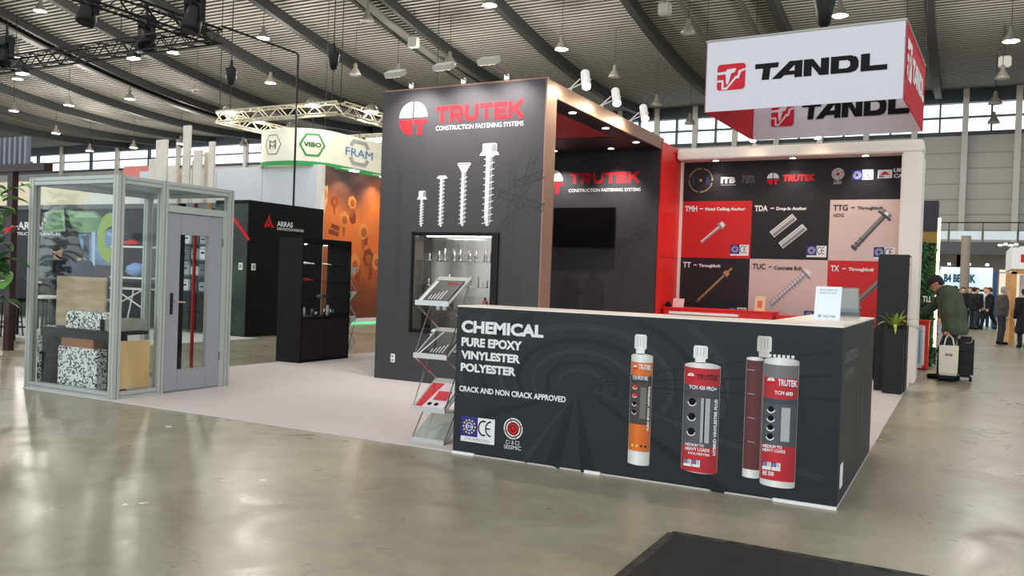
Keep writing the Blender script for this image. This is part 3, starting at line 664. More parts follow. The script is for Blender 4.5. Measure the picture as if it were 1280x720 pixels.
MB().box(sx0+.1,sx1-.2,yb-.06,yb-.03,sz1-.032,sz1-.02).build('light_strip',mat('strip_led',(255,255,255),.4,emit=(255,240,228),estr=9),sc_)
light('AREA',(-5.4,3.78,sz1-.05),9,(1,.93,.88),.5,(-5.4,3.76,sz0),None,sc_)
# articles on its shelves
STEEL=mat('bare_steel',(190,190,192),.3,.9); PLW=mat('plastic_white',(225,222,216),.4)
n=0
words=['first','second','third','fourth','fifth','sixth','seventh','eighth']
for z,nm,lab in((1.70,8,'top'),(1.35,6,'middle')):
    for k in range(nm):
        x=sx0+.2+k*(1.0/nm); y=3.74+.05*(k%2); h=.10+.08*((k*37)%5)/5
        r=empty('anchor_bolt',(x,y,z),words[k]+' steel anchor bolt from the left on the '+lab+' showcase shelf','bolt','steel anchor bolts on the showcase shelves')
        mb=MB(); mb.sm=True; mb.lathe([(.008,.012),(.008,h)],(x,y,z),8).build('shank',STEEL,r)
        MB().lathe([(.022,0),(.022,.012)],(x,y,z),6).build('hex_head',STEEL,r)
for k,(x,y,z,h,rr,m1,lab) in enumerate([(-5.66,3.74,1.02,.30,.03,'w','tall white cartridge at the left of the lower showcase shelf'),(-5.57,3.76,1.02,.24,.03,'w','shorter white cartridge on the lower showcase shelf'),(-4.93,3.75,1.02,.2,.04,'r','red and grey injection cartridge at the right of the showcase'),(-5.55,3.75,1.35,.1,.025,'w','small white cap bottle on the middle showcase shelf')]):
    r=empty('cartridge',(x,y,z),lab,'cartridge','cartridges in the showcase')
    mb=MB(); mb.sm=True; mb.lathe([(rr,0),(rr,h*.75),(rr*.5,h*.8),(rr*.4,h*.82)],(x,y,z),12).build('tube',PLW if m1=='w' else mat('cart_red',(150,60,64),.4),r)
    MB().lathe([(rr*.42,h*.82),(rr*.42,h)],(x,y,z),10).build('cap',PLW if m1=='w' else PRK,r)
# arm floodlights on tower top
def armlight(bx_,by_,bz,hx,hy,hz,lab,energy,col,tgt,grp):
    r=empty('arm_floodlight',(bx_,by_,bz),lab,'floodlight',grp)
    MB().bbox(bx_-.04,bx_+.04,by_-.05,by_+.05,bz,bz+.08,.01).build('clamp',CHR,r)
    MB().tube([(bx_,by_,bz+.06),((bx_*.6+hx*.4),(by_*.6+hy*.4),(bz+.06)*.6+hz*.4),(hx,hy,hz)],.015,6).build('arm',CHR,r)
    d=(V(tgt)-V((hx,hy,hz))).normalized(); sd=V((1,0,0)); n2=d.cross(sd).normalized()
    MB().obox((hx,hy,hz),sd,n2,d,.13,.07,.035).build('lamp_head',mat('flood_housing',(196,194,190),.35,.4),r)
    MB().obox(V((hx,hy,hz))+d*.037,sd,n2,d,.11,.055,.002).build('lamp_lens',mat('flood_lens',(255,250,240),.4,emit=(255,236,210),estr=10),r)
    light('SPOT',V((hx,hy,hz))+d*.06,energy,col,.06,tgt,120,r,.8)
for i,(hx_,hy_,bx0) in enumerate([(494,92,515),(555,83,580),(611,76,634)]):
    h=PY(3.1).px(hx_,hy_); b0=PY(TY0).px(bx0,101-4*i)[0]
    armlight(b0,TY0+.03,TZ+.02,h[0],3.1,h[1],['leftmost','middle','right'][i]+' silver arm floodlight leaning out over the tower front',110,(1,.93,.9),(h[0]+.05,TY0,3.2),'arm floodlights on the tower top edge')
# cylindrical spots over the niche fascia
def canspot(base,head,tgt,lab,energy,col,grp,estr=60):
    base=V(base); head=V(head); d=(V(tgt)-head).normalized(); r=empty('can_spotlight',base,lab,'spotlight',grp)
    MB().bbox(base.x-.04,base.x+.04,base.y-.04,base.y+.04,base.z,base.z+.03,.008).build('base_plate',WHT,r)
    sd=d.cross(V((0,0,1))).normalized()
    for s in(-1,1): MB().tube([base+V((0,0,.02)),head+sd*s*.075-d*.05],.008,5).build('yoke_arm',WHT,r)
    mb=MB(); mb.sm=True; mb.lathe([(.045,-.2),(.06,-.18),(.062,.08),(.066,.1)],head,14,axis=d).build('lamp_can',WHT,r)
    MB().lathe([(.058,.1),(.058,.104)],head,14,axis=d).build('lamp_lens',mat('spot_lens_%d'%estr,(255,250,240),.4,emit=(255,222,178),estr=estr),r)
    light('SPOT',head+d*.13,energy,col,.05,tgt,150,r,.5)
for i,(x,y) in enumerate([(733,108),(771,131),(806,150)]):
    p=onax(0,-3.85,x,y); p.z=max(p.z,4.1)
    canspot((TX1-.05,p.y,TZ),(-3.86,p.y,4.16),(-3.86+.16,p.y-.26,4.16-.40),['nearest','middle','farthest'][i]+' white can spotlight on the niche fascia edge',48,(1,.72,.46),'white can spotlights over the niche fascia')
# ------------------------------------------------------------------ product wall with white frame
FRY,GRY=9.1,9.5
g=empty('product_wall',(-2,9.3,0),'product poster wall in a white frame with a peach-lit top beam','booth wall')
FRM=mat('white_frame',(232,224,216),.5)
MB().bbox(-4.02,.065,FRY,GRY+.3,3.77,3.97,.02).build('top_beam',FRM,g)
MB().bbox(-.25,.065,FRY,GRY+.6,0,3.77,.02).build('right_post',FRM,g)
MB().box(-4.045,-4.0,GRY-.06,GRY,0,3.77).build('left_trim',FRM,g)
MB().box(-4.04,-.25,GRY,GRY+.06,0,3.9).build('rear_board',mat('poster_dark',(36,31,34),.55),g)
G=PY(GRY)
PINK=mat('poster_pale',(204,180,174),.55); PRED=mat('poster_red',(192,34,36),.5); PDK=mat('poster_black',(34,30,33),.55); TXD=mat('print_brown',(52,40,42),.6)
def gpx(x,y): return G.px(820+x/3.,180+y/3.)
r1=gpx(100,216)[1]; r2=gpx(100,425)[1]; c1=gpx(361,215)[0]; c2=gpx(654,208)[0]; r0=.85
L0=-4.0; R0=-.25
cells=[(L0,c1,r2,r1,PRED,'TMH','Metal Ceiling Anchor',PRW),(c1,c2,r2,r1,PDK,'TDA','Drop-In Anchor',PRW),(c2,R0,r2,r1,PINK,'TTG','Throughbolt',TXD),
       (L0,c1,r0,r2,PDK,'TT','Throughbolt',PRW),(c1,c2,r0,r2,PINK,'TUC','Concrete Bolt',TXD),(c2,R0,r0,r2,PRED,'TX','Throughbolt',PRW)]
pan=[]
for (a,b,z0,z1,m,code,nm,tm) in cells:
    p=MB().box(a,b,GRY-.006,GRY,z0,z1).build('poster_panel',m,g); pan.append(p)
    wc={'TMH':.2,'TDA':.2,'TTG':.21,'TT':.13,'TUC':.2,'TX':.12}[code]; d=.009
    text(code,G,(a+.05,z1-.19),(a+.05+wc*1.15,z1-.085),tm,p,.03,d); w0=a+.05+wc*1.15+.05
    text('-',G,(w0,z1-.147),(w0+.06,z1-.128),tm,p,.02,d)
    text(nm,G,(w0+.10,z1-.19),(w0+.10+len(nm)*.037,z1-.115),tm,p,.035,d)
    if code=='TTG': text('HDG',G,(a+.06,z1-.30),(a+.23,z1-.235),tm,p,.02,d)
    if code!='TX':
        q=(b-.36,z0+.05); 
        if code=='TTG': q=(b-.40,z0+.04)
        ce_mark(G,q[0],q[1],.33,.20,p,.009,False)
d9=.009
def diag(par,head,tip,w,style):
    h=V(gpx(*head)); t_=V(gpx(*tip)); D=(t_-h).normalized(); n=V((-D.y,D.x)); L=(t_-h).length
    def strip(a,b,w0,w1,m,nm,dd,o=0): MB().poly(G,[h+D*a+n*(o-w0/2),h+D*b+n*(o-w1/2),h+D*b+n*(o+w1/2),h+D*a+n*(o+w0/2)],dd).build(nm,m,par)
    base={'silver':SIL,'gold':mat('print_gold',(176,140,96),.5),'grey':mat('print_midgrey',(124,122,122),.5)}[style[0]]
    dark={'silver':SILD,'gold':mat('print_gold_dark',(96,70,44),.5),'grey':mat('print_darkgrey',(70,68,70),.5)}[style[0]]
    strip(0,L,w,w,base,'printed_shank',d9); strip(.02,L-.01,w*.3,w*.3,dark,'printed_shank_shade',d9+.001,w*.25)
    if 'head' in style:
        strip(-.02,.05,w*1.9,w*2.3,base,'printed_head',d9+.0015); strip(.05,.085,w*3,w*3,dark,'printed_flange',d9+.002); strip(-.01,.04,w*.7,w*.8,PRW,'printed_head_shine',d9+.003)
    if 'nut' in style:
        strip(.10,.17,w*2.6,w*2.6,base,'printed_nut',d9+.0015); strip(.17,.19,w*4,w*4,dark,'printed_washer',d9+.002)
    if 'thread' in style:
        mb=MB(); q=.13
        while q<L-.02: c0=h+D*q; mb.line(G,c0-n*w*.8,c0+n*w*.8+D*.03,.014,d9+.004); q+=.06
        mb.build('printed_thread',dark,par)
    if 'clip' in style:
        strip(L-.12,L-.10,w*1.3,w*1.3,dark,'printed_clip',d9+.003); strip(L-.05,L,w*1.4,w*1.1,dark,'printed_cone',d9+.003); strip(L-.22,L-.2,w*1.3,w*1.3,dark,'printed_clip',d9+.003)
    if 'slots' in style:
        for o in(-.25,.05,.3): strip(.02,L-.02,w*.09,w*.09,dark if o else PRW,'printed_slot',d9+.003,w*o)
diag(pan[0],(252,300),(170,368),.05,('silver','head'))
diag(pan[1],(520,272),(435,340),.13,('silver','slots')); diag(pan[1],(558,310),(468,382),.13,('silver','slots'))
diag(pan[2],(868,258),(738,394),.085,('grey','head','clip'))
diag(pan[3],(285,466),(152,592),.04,('gold','nut','clip'))
diag(pan[4],(572,478),(430,604),.075,('silver','head','thread'))
diag(pan[5],(850,505),(690,650),.085,('grey','clip'))
# header logos
ptext('TRUTEK',G,(978,219.5,227.5),(1020,216.5,225.5),DRR,g,.05,.006)
a=G.px(966.3,223.5); trutek_logo(G,a[0],a[1],.105,g,.006)
a=G.px(1047.5,217.5); seismic(G,a[0],a[1],.10,g,.006,False)
a=G.px(1064.5,225); b=G.px(1092,213); ce_mark(G,a[0],a[1],b[0]-a[0],.17,g,.006,False)
a=G.px(1097,223); b=G.px(1115.5,212); rect(G,a[0],a[1],b[0],b[1],.006).build('emblem_base',PRW,g)
w_=b[0]-a[0]; h_=b[1]-a[1]
MB().poly(G,[(a[0]+w_*.1,a[1]+h_*.4),(a[0]+w_*.9,a[1]+h_*.4),(a[0]+w_*.5,a[1]+h_*.85)],.008).build('emblem_roof',DRR,g)
text('BBA',G,(a[0]+w_*.08,a[1]+h_*.08),(a[0]+w_*.5,a[1]+h_*.34),TXD,g,.04,.008)
ptext('UK',G,(1117,210.5,215.5),(1129,210,215),PRW,g,.05,.006); ptext('CA',G,(1117,217.5,222.5),(1129,217,222),PRW,g,.05,.006)
ptext('ITB',G,(901,221.5,229.5),(919.5,221,229),PRW,g,.07,.006); rect(G,*G.px(901,232),*G.px(920,230.5),.006).build('lettering',PGR,g)
MG=mat('print_dim',(92,84,86),.6); ptext('rum',G,(928,219,229),(943,219,229),MG,g,.04,.006)
a=G.px(876,225.5); R_=.22
mb=MB()
for k in range(44):
    if k%11==10: continue
    t_=2*math.pi*k/44; mb.line(G,(a[0]+R_*.93*math.cos(t_),a[1]+R_*.93*math.sin(t_)),(a[0]+R_*1.05*math.cos(t_),a[1]+R_*1.05*math.sin(t_)),.016,.006)
mb.build('emblem_ring_of_letters',mat('print_gold2',(170,150,110),.6),g)
MB().disc(G,a[0],a[1],R_*.12,.006).build('emblem_dot',mat('print_gold2'),g); MB().ring(G,a[0],a[1],R_*.45,R_*.75,.0055,150,215).build('emblem_wing',mat('print_navy',(46,52,84),.6),g); MB().ring(G,a[0],a[1],R_*.45,R_*.75,.0055,-35,30).build('emblem_wing',mat('print_navy'),g)
for x,y in((887,196),(986,193),(1079,189.5)):
    p=onax(2,3.77,x,y); downlight(p.x,FRY+.2,3.77,None,None,g,34,tgt=(p.x,GRY,2.0))
for i,(x,y) in enumerate([(941,171),(1022,170)]):
    p=PY(8.95).px(x,y); canspot((p[0],FRY+.03,3.97),(p[0],8.98,4.13),(p[0]+.02,8.98-.2,4.13-.34),['left','right'][i]+' white can spotlight on top of the white poster frame',40,(1,.70,.42),'can spotlights on the white frame',)
# ------------------------------------------------------------------ hanging cube banner
PH=math.radians(2.8); bU=V((math.cos(PH),-math.sin(PH),0)); bD=V((math.sin(PH),math.cos(PH),0)); A0=V((0,5.0,0))
bz0,bz1=3.80,4.74
FP=Pl(A0,bU); uL=FP.px(882,100)[0]; S=2.4
bn=empty('hanging_banner',A0+bU*(uL/2)+bD*S/2+V((0,0,bz0)),'hanging fabric cube banner with white and red sides and black lettering','banner')
FBW=mat('banner_white',(206,205,214),.7); FBR=mat('banner_red',(190,26,44),.65)
def panel(p,q,m,nm='fabric_panel'):
    n=(q-p).normalized().cross(V((0,0,1))); mb=MB()
    mb.add([p+V((0,0,bz0)),q+V((0,0,bz0)),q+V((0,0,bz1)),p+V((0,0,bz1))]+[x-n*.012 for x in(p+V((0,0,bz0)),q+V((0,0,bz0)),q+V((0,0,bz1)),p+V((0,0,bz1)))],
      [(0,1,2,3),(7,6,5,4),(0,4,5,1),(1,5,6,2),(2,6,7,3),(3,7,4,0)]); return mb.build(nm,m,bn)
fl=A0+bU*uL; fr=A0; br=A0+bD*S; bl=fl+bD*S
panel(fl,fr,FBW); panel(fr,br,FBR); panel(br,bl,FBW); panel(bl,fl,FBR)
LET=[[(0,1),(.19,1),(.185,.70),(.125,.70),(.115,0),(.055,0),(.065,.70),(0,.70)],
 [(.135,0),(.275,1),(.375,1),(.375,0),(.315,0),(.315,.18),(.235,.18),(.21,0)],
 [(.385,0),(.385,1),(.455,1),(.515,.42),(.515,1),(.577,1),(.577,0),(.508,0),(.447,.58),(.447,0)],
 [(.59,0),(.59,1),(.735,1),(.78,.88),(.795,.62),(.795,.3),(.78,.1),(.74,0)],[(.81,0),(.81,1),(.875,1),(.875,.3),(1,.3),(1,0)]]
HOL=[[(.272,.42),(.315,.74),(.315,.42)],[(.652,.27),(.652,.73),(.71,.73),(.733,.62),(.733,.38),(.71,.27)]]
def tandl(pl,lu,lv,lw,lh,tu,tv,tw,th,ink,paper,logo,mir=False,d=.004):
    f=(lambda u:2*(tu+tw/2)-u) if mir else (lambda u:u)
    for P in LET: MB().poly(pl,[(f(tu+a*tw),tv+b*th) for a,b in P],d).build('lettering',ink,bn)
    for P in HOL: MB().poly(pl,[(f(tu+a*tw),tv+b*th) for a,b in P],d+.002).build('lettering_counter',paper,bn)
    if mir: return
    rr=.12; pts=[]
    for cx,cy,a0 in((1-rr,rr,-90),(1-rr,1-rr,0),(rr,1-rr,90),(rr,rr,180)):
        pts+=[(lu+lw*(cx+rr*math.cos(math.radians(a0+k*30))),lv+lh*(cy+rr*math.sin(math.radians(a0+k*30)))) for k in range(4)]
    MB().poly(pl,pts,d).build('logo_badge',logo,bn)
    L=lambda a,b:(lu+lw*a,lv+lh*b)
    mb=MB()
    ms=[[(0,.70),(.30,.72),(.36,.80),(.68,.82),(.62,.66),(.5,.64),(.42,.28),(.34,.20),(.30,.62),(0,.60)],[(.0,.40),(.2,.40),(.24,.36),(.24,.10),(.35,.12),(.66,.52),(.72,.52),(.76,.72),(1,.80),(1,.72),(.84,.66),(.78,.42),(.68,.42),(.36,.02),(.17,.02),(.17,.32),(0,.32)]]
    for P in ms: MB().poly(pl,[L(*q) for q in P],d+.002).build('logo_mark',paper,bn)
def fbox(pl,x0,y0,x1,y1): a=pl.px(x0,y0); b=pl.px(x1,y1); return a[0],a[1],b[0]-a[0],b[1]-a[1]
la=FP.px(896,112); lb=FP.px(932.3,80); ta=FP.px(943.3,104); tb=FP.px(1110,62.4)
tandl(FP,la[0],la[1]-.02,lb[0]-la[0],lb[1]-la[1]+.04,ta[0],ta[1]+.03,tb[0]-ta[0],tb[1]-ta[1]-.05,PRK,FBW,FBR)
BP=Pl(A0+bD*(S-.02),bU)
la=BP.px(963.5,160); lb=BP.px(993,132); ta=BP.px(1002,151.5); tb=BP.px(1137,130)
vb=ta[1]+.02; tandl(BP,la[0],vb-.08,lb[0]-la[0],.36,ta[0],vb,tb[0]-ta[0],.27,PRK,FBW,FBR)
RP=Pl(A0,bD); tandl(RP,.18,bz0+.3,.5,.48,.78,bz0+.38,1.5,.30,PRW,FBR,PRW)
LP=Pl(A0+bU*(uL+.014),bD); tandl(LP,.2,bz0+.3,.4,.4,.3,bz0+.38,1.5,.30,PRW,FBR,PRW,True)
MB().tube([fl+V((0,0,bz1)),fr+V((0,0,bz1)),br+V((0,0,bz1)),bl+V((0,0,bz1)),fl+V((0,0,bz1))],.015,5).build('frame_tube',ALU,bn)
for p in(fl,fr,br,bl): MB().tube([p+V((0,0,bz1)),V((p.x,p.y,roof(p.y)+.03))],.006,4).build('hanger_wire',DGR,bn)
# ------------------------------------------------------------------ sideboards and things on them
sb=empty('red_sideboard',(-3.05,9.0,0),'red sideboard below the posters next to the red wall','sideboard')
MB().bbox(-4.0,-2.1,8.55,9.08,.08,1.05,.006).build('body',RED,sb); MB().bbox(-4.02,-2.08,8.53,9.09,1.05,1.075,.004).build('top',RED,sb)
MB().box(-3.98,-2.12,8.6,9.05,0,.08).build('plinth',PRK,sb)
for x in(-4.0,-3.36,-2.73): MB().box(x+.01,x+.62,8.538,8.55,.1,1.03).build('door',RED,sb)
s2=empty('red_sideboard',(-1.5,9.0,0),'lower red sideboard to the right, behind the counter sign','sideboard')
MB().bbox(-2.05,-.7,8.6,9.08,.08,1.0,.006).build('body',RED,s2); MB().bbox(-2.06,-.69,8.58,9.09,1.0,1.025,.004).build('top',RED,s2); MB().box(-2.0,-.75,8.65,9.05,0,.08).build('plinth',PRK,s2)
def card(x,y,z,w,h,lean,m,lab,cat,yaw=0,name='card_holder'):
    r=empty(name,(x,y,z),lab,cat); c_,s_=math.cos(yaw),math.sin(yaw)
    U=V((c_,s_,0)); B=V((-s_,c_,0)); T=(V((0,0,1))*math.cos(lean)+B*math.sin(lean)); N=U.cross(T)
    MB().obox(V((x,y,z))+T*h/2,U,N,T,w/2,.004,h/2).build('panel',m,r)
    MB().obox(V((x,y,z+.003))+B*h*.2,U,B,V((0,0,1)),w/2,h*.2,.003).build('foot',m,r)
    return r,Pl(V((x,y,z)),U,T)
r,pl=card(-3.78,8.7,1.075,.2,.16,.3,mat('pink_card',(226,190,186),.5),'small pink card sign at the left end of the red sideboard','sign')
MB().lathe([(.0,0),(.05,.0),(.06,.04),(.03,.09),(.0,.1)],(-3.95,8.68,1.075),10).build('black_bowl',PRK,label='small black object beside the pink card on the red sideboard',cat='bowl',smooth=True)
r,pl=card(-2.35,8.7,1.075,.17,.26,.2,mat('wood_card',(226,186,150),.5),'small tan wooden card holder near the right end of the red sideboard','card holder')
MB().obox(pl.pt(0,.12,.006),pl.U,pl.N,pl.V,.04,.002,.06).build('card_print',mat('card_red',(206,104,84),.6),r)
# articles on the counter
p=onax(2,HC,1033,400); SGN=mat('sign_white',(222,232,240),.4)
r,pl=card(p.x,p.y,HC,.20,.27,.18,SGN,'white tilted acrylic sign standing on the counter corner','sign',-.1,'counter_sign')
text('SCAN HERE FOR',pl,(-.07,.235),(.07,.25),PGR,r,.0,.006); text('PRODUCT INFO',pl,(-.065,.21),(.065,.225),PGR,r,.0,.006)
text('TRUTEK',pl,(-.03,.02),(.07,.038),PGR,r,.03,.006); trutek_logo(pl,-.055,.03,.014,r,.006,white=PGR,red=PGR)
p=onax(2,HC,1060,398); r=empty('brochure_holder',(p.x,p.y,HC),'clear acrylic brochure holder standing beside the tilted counter sign','brochure holder'); ACR=glass('acrylic',(225,232,235),.25)
for (q0,q1) in[((-.03,-.10,.26),(.03,.06,.0)),((.0,.12,.10),(.02,-.02,.02))]: 
    MB().obox(V((p.x,p.y,HC))+V((0,(q0[1]+q1[1])/2,(q0[2]+q1[2])/2+.005)),(1,0,0),V((0,q1[1]-q0[1],q1[2]-q0[2])).normalized(),V((0,-(q1[2]-q0[2]),q1[1]-q0[1])).normalized(),.09,math.hypot(q1[1]-q0[1],q1[2]-q0[2])/2,.004).build('acrylic_sheet',ACR,r)
MB().obox((p.x,p.y-.02,HC+.14),(1,0,0),V((0,-.5,.86)),V((0,.86,.5)),.08,.13,.003).build('acrylic_sheet',mat('acrylic_white',(214,216,220),.2),r)
q0=PY(8.5).px(837,392); q1=PY(8.5).px(923,394); MB().box(q0[0],q1[0],8.45,8.538,q1[1]-.03,q1[1]+.01).build('white_ledge',WHT,sb)
# ------------------------------------------------------------------ black column, planter and plant
k=empty('black_column',(-.2,7.9,0),'tall black cabinet column behind the planter at the carpet corner','cabinet')
MB().bbox(-.42,-.0,7.62,8.2,0.01,2.04,.006).build('body',mat('column_black',(28,28,30),.5),k)
for z in(.5,.98,1.45,1.9): MB().box(0,.012,7.66,8.16,z-.01,z).build('shelf_edge',DGR,k)
MB().box(0,.02,7.7,8.1,1.0,2.0).build('brochure_panel',mat('brochure_face',(226,214,198),.5),k)
pn=empty('planter',(-.15,7.45,0),'tall square black planter holding a yellow-green plant','planter')
MB().bbox(-.28,-.015,7.30,7.58,0.013,.95,.01).build('pot',mat('planter_black',(24,24,26),.45),pn); MB().box(-.26,-.035,7.32,7.56,.95,.956).build('soil',mat('soil',(50,38,30),.95),pn)
def leaf(mb_root,parent,base,az,L,w,lift,droop,m,name='leaf',n=6):
    d=V((math.cos(az),math.sin(az),0)); sd=V((-d.y,d.x,0)); vs=[];fs=[]
    for i in range(n+1):
        t_=i/n; p=V(base)+d*(L*t_*math.cos(lift))+V((0,0,L*(t_*math.sin(lift)-droop*t_*t_))); ww=w*math.sin(math.pi*min(.97,.12+.88*t_))**.8*(1 if t_<.99 else .1)
        vs+=[p-sd*ww/2+V((0,0,ww*.15)),p,p+sd*ww/2+V((0,0,ww*.15))]
    for i in range(n): fs+=[(3*i,3*i+1,3*i+4,3*i+3),(3*i+1,3*i+2,3*i+5,3*i+4)]
    b=MB(); b.sm=True; return b.add(vs,fs).build(name,m,parent)
pt=empty('potted_plant',(-.15,7.44,.955),'yellow-striped strappy leaved plant growing from the black planter','plant')
LG=[mat('leaf_green',(74,104,52),.45,noise=.3,nscale=20),mat('leaf_yellow',(198,196,84),.45,noise=.25,nscale=14,c2=(110,140,60)),mat('leaf_lime',(140,160,72),.45)]
for i in range(30):
    az=i*2.4; tier=i/30.; L=.30+.16*random.random(); L*=.45 if math.sin(az)>.25 else 1; leaf(None,pt,(-.15+.02*math.cos(az),7.44+.02*math.sin(az),.96+.02*(1-tier)),az,L*(1.25-.35*tier),.05,.35+1.05*tier,.25+.35*(1-tier),LG[[0,1,1,2][i%4]])
# ------------------------------------------------------------------ zigzag brochure rack
def rack(x0,x1,y0,zs,dy,dz,lab,name='brochure_rack',dx=0):
    r=empty(name,((x0+x1)/2,y0+.2,0),lab,'brochure rack'); 
    F_=[V((0,y0,z)) for z in zs]; B_=[V((dx,y0+dy,z+dz)) for z in zs]
    for i,z in enumerate(zs):
        f_,b_=F_[i],B_[i]; d=(b_-f_).normalized(); n=V((1,0,0)).cross(d); L=(b_-f_).length
        MB().obox((f_+b_)/2+V(((x0+x1)/2,0,0)),(1,0,0),d,n,(x1-x0)/2,L/2,.006).build('tray',ALU,r)
        MB().bar((x0,f_.y-.0,f_.z+.01),(x1,f_.y-.0,f_.z+.01),.012,.045).build('tray_lip',mat('rack_silver',(196,198,198),.35,.5),r)
        if i+1<len(zs):
            for x in(x0+.005,x1-.005):
                MB().tube([(x,f_.y,f_.z),(x+dx,B_[i+1].y,B_[i+1].z)],.008,5).build('zigzag_bar',CHR,r)
                MB().tube([(x+dx,b_.y,b_.z),(x,F_[i+1].y,F_[i+1].z)],.006,5).build('zigzag_bar',CHR,r)
    return r,F_,B_
zs=[1.24,.77,.30,.02]
rk,F_,B_=rack(-3.60,-3.25,.16,zs,.38,.24,'folding silver zigzag brochure rack beside the left end of the counter')
BRC=[mat('brochure_dark',(34,34,40),.35),mat('brochure_red',(206,44,58),.4),mat('brochure_pinkwhite',(230,214,216),.4)]
for i,(m,lab) in enumerate([(BRC[0],'dark brochure with a red title on the top rack tray'),(BRC[0],'dark brochure with white lines on the second rack tray'),(BRC[2],'red and white brochure on the third rack tray')]):
    f_,b_=F_[i],B_[i]; d=(b_-f_).normalized(); n=V((1,0,0)).cross(d); cx=-3.425
    r=empty('brochure',f_+V((cx,0,0)),lab,'brochure','brochures on the zigzag rack')
    q=Pl(f_+V((cx,0,0))+n*.013,(1,0,0),d); L=.36
    MB().obox(q.pt(0,L/2+.01,.0),q.U,q.V,q.N,.145,L/2,.006).build('cover',m,r)
    if i==0:
        text('TRUTEK',q,(-.01,L*.84),(.12,L*.92),PRR,r,.04,.008); MB().line(q,(-.125,.02),(-.125,L-.01),.03,.008).build('cover_stripe',PRW,r)
        for s in range(5): MB().line(q,(-.06+.03*s,.05),(-.06+.03*s,.12+.02*s),.012,.008).build('cover_bolt',SIL,r)
    elif i==1:
        MB().line(q,(-.12,.02),(-.05,L),.015,.008).build('cover_stripe',PRW,r)
        for s in range(5): MB().line(q,(-.02+.03*s,.05),(-.02+.03*s,.1+.02*s),.012,.008).build('cover_bolt',SIL,r)
    else:
        MB().poly(q,[(-.145,.01),(-.08,.01),(-.02,L),(-.145,L)],.008).build('cover_red',BRC[1],r); rect(q,-.02,L*.35,.12,L*.7,.0085).build('cover_red',BRC[1],r)
        for s in range(2): MB().disc(q,-.02+.07*s,.07,.022,.009).build('cover_dot',PRK,r)
rk2,_,_=rack(-8.95,-8.72,5.62,[1.38,.95,.52,.06],.22,.2,'second zigzag brochure rack half hidden behind the black display cabinet')
# ------------------------------------------------------------------ glazed profile cabin
CX0,CX1,CY0,CY1,CZ=-9.0,-7.43,0.02,1.69,2.47
cb=empty('sample_cabin',(-8.2,.9,0),'aluminium profile cabin with glass walls and a grey door','cabin'); pw=.09; z0=.002
def post(x,y):
    o=MB().bbox(x,x+pw,y,y+pw,z0,CZ,.006).build('post',ALU,cb)
    for zc in (0,): MB().box(x+.04,x+.05,y-.001,y,z0,CZ).build('groove',ALUD,o); MB().box(x+pw,x+pw+.001,y+.04,y+.05,z0,CZ).build('groove',ALUD,o)
for x,y in((CX0,CY0),(CX1-pw,CY0),(CX0,CY1-pw),(CX1-pw,CY1-pw),(CX1-pw,.60)): post(x,y)
for z,h in((z0,.09),(CZ-.09,.09)):
    for y in(CY0,CY1-pw):
        o=MB().bbox(CX0+pw,CX1-pw,y+.005,y+pw-.005,z,z+h-.002,.004).build('rail',ALU,cb); MB().box(CX0+pw,CX1-pw,y+.004,y+.005,z+.04,z+.05).build('groove',ALUD,o)
    for x in(CX0,CX1-pw):
        if z<1 and x>-8: o=MB().bbox(x+.005,x+pw-.005,CY0+pw,.60,z,z+h-.002,.004).build('rail',ALU,cb)
        else: o=MB().bbox(x+.005,x+pw-.005,CY0+pw,CY1-pw,z,z+h-.002,.004).build('rail',ALU,cb)
        if x>-8: MB().box(x+pw-.005,x+pw-.004,CY0+pw,CY1-pw if z>1 else .6,z+.04,z+.05).build('groove',ALUD,o)
MB().bbox(CX1-pw+.005,CX1-.005,.69,CY1-pw,2.12,2.20,.004).build('transom_rail',ALU,cb)
MB().box(CX0+pw,CX1-pw,CY0+.04,CY0+.048,.09,CZ-.09).build('glass_pane',GLS,cb)
MB().box(CX1-.05,CX1-.042,CY0+pw,.60,.09,CZ-.09).build('glass_pane',GLS,cb)
MB().box(CX1-.05,CX1-.042,.69,CY1-pw,2.2,CZ-.09).build('glass_pane',GLS,cb)
MB().box(CX0+.04,CX0+.048,CY0+pw,CY1-pw,.09,CZ-.09).build('glass_pane',GLS,cb)
MB().box(CX0+pw,CX1-pw,CY1-.05,CY1-.042,.09,CZ-.09).build('glass_pane',GLS,cb)
MB().box(CX0+pw,CX1-pw,CY0+pw,CY1-pw,CZ-.05,CZ-.04).build('roof_pane',glass('roof_glass',(200,205,205),.1),cb)
DRG=mat('door_grey',(144,146,150),.45); dy0,dy1,dz0,dz1=.70,1.52,.03,2.11
dr=MB().bbox(CX1-.075,CX1-.02,dy0,dy0+.19,dz0,dz1,.004).build('door',DRG,cb)
MB().bbox(CX1-.075,CX1-.02,dy1-.2,dy1,dz0,dz1,.004).build('door_stile',DRG,dr); MB().bbox(CX1-.075,CX1-.02,dy0+.19,dy1-.2,dz0,dz0+.24,.004).build('door_rail',DRG,dr); MB().bbox(CX1-.075,CX1-.02,dy0+.19,dy1-.2,1.87,dz1,.004).build('door_rail',DRG,dr)
MB().box(CX1-.052,CX1-.044,dy0+.19,dy1-.2,.27,1.87).build('door_glass',GLS,dr)
MB().bbox(CX1-.08,CX1-.01,dy1,CY1-pw,z0,2.12,.004).build('door_jamb',ALU,cb)
h=MB().bbox(CX1-.02,CX1-.008,.76,.80,.93,1.18,.004).build('handle_plate',DGR,dr); MB().tube([(CX1-.01,.78,1.08),(CX1+.045,.78,1.08),(CX1+.05,.92,1.075)],.010,6).build('door_handle',CHR,dr)
for z in(.35,1.75): MB().tube([(CX1-.012,dy1+.005,z),(CX1-.012,dy1+.005,z+.1)],.012,6).build('hinge',ALUD,dr)
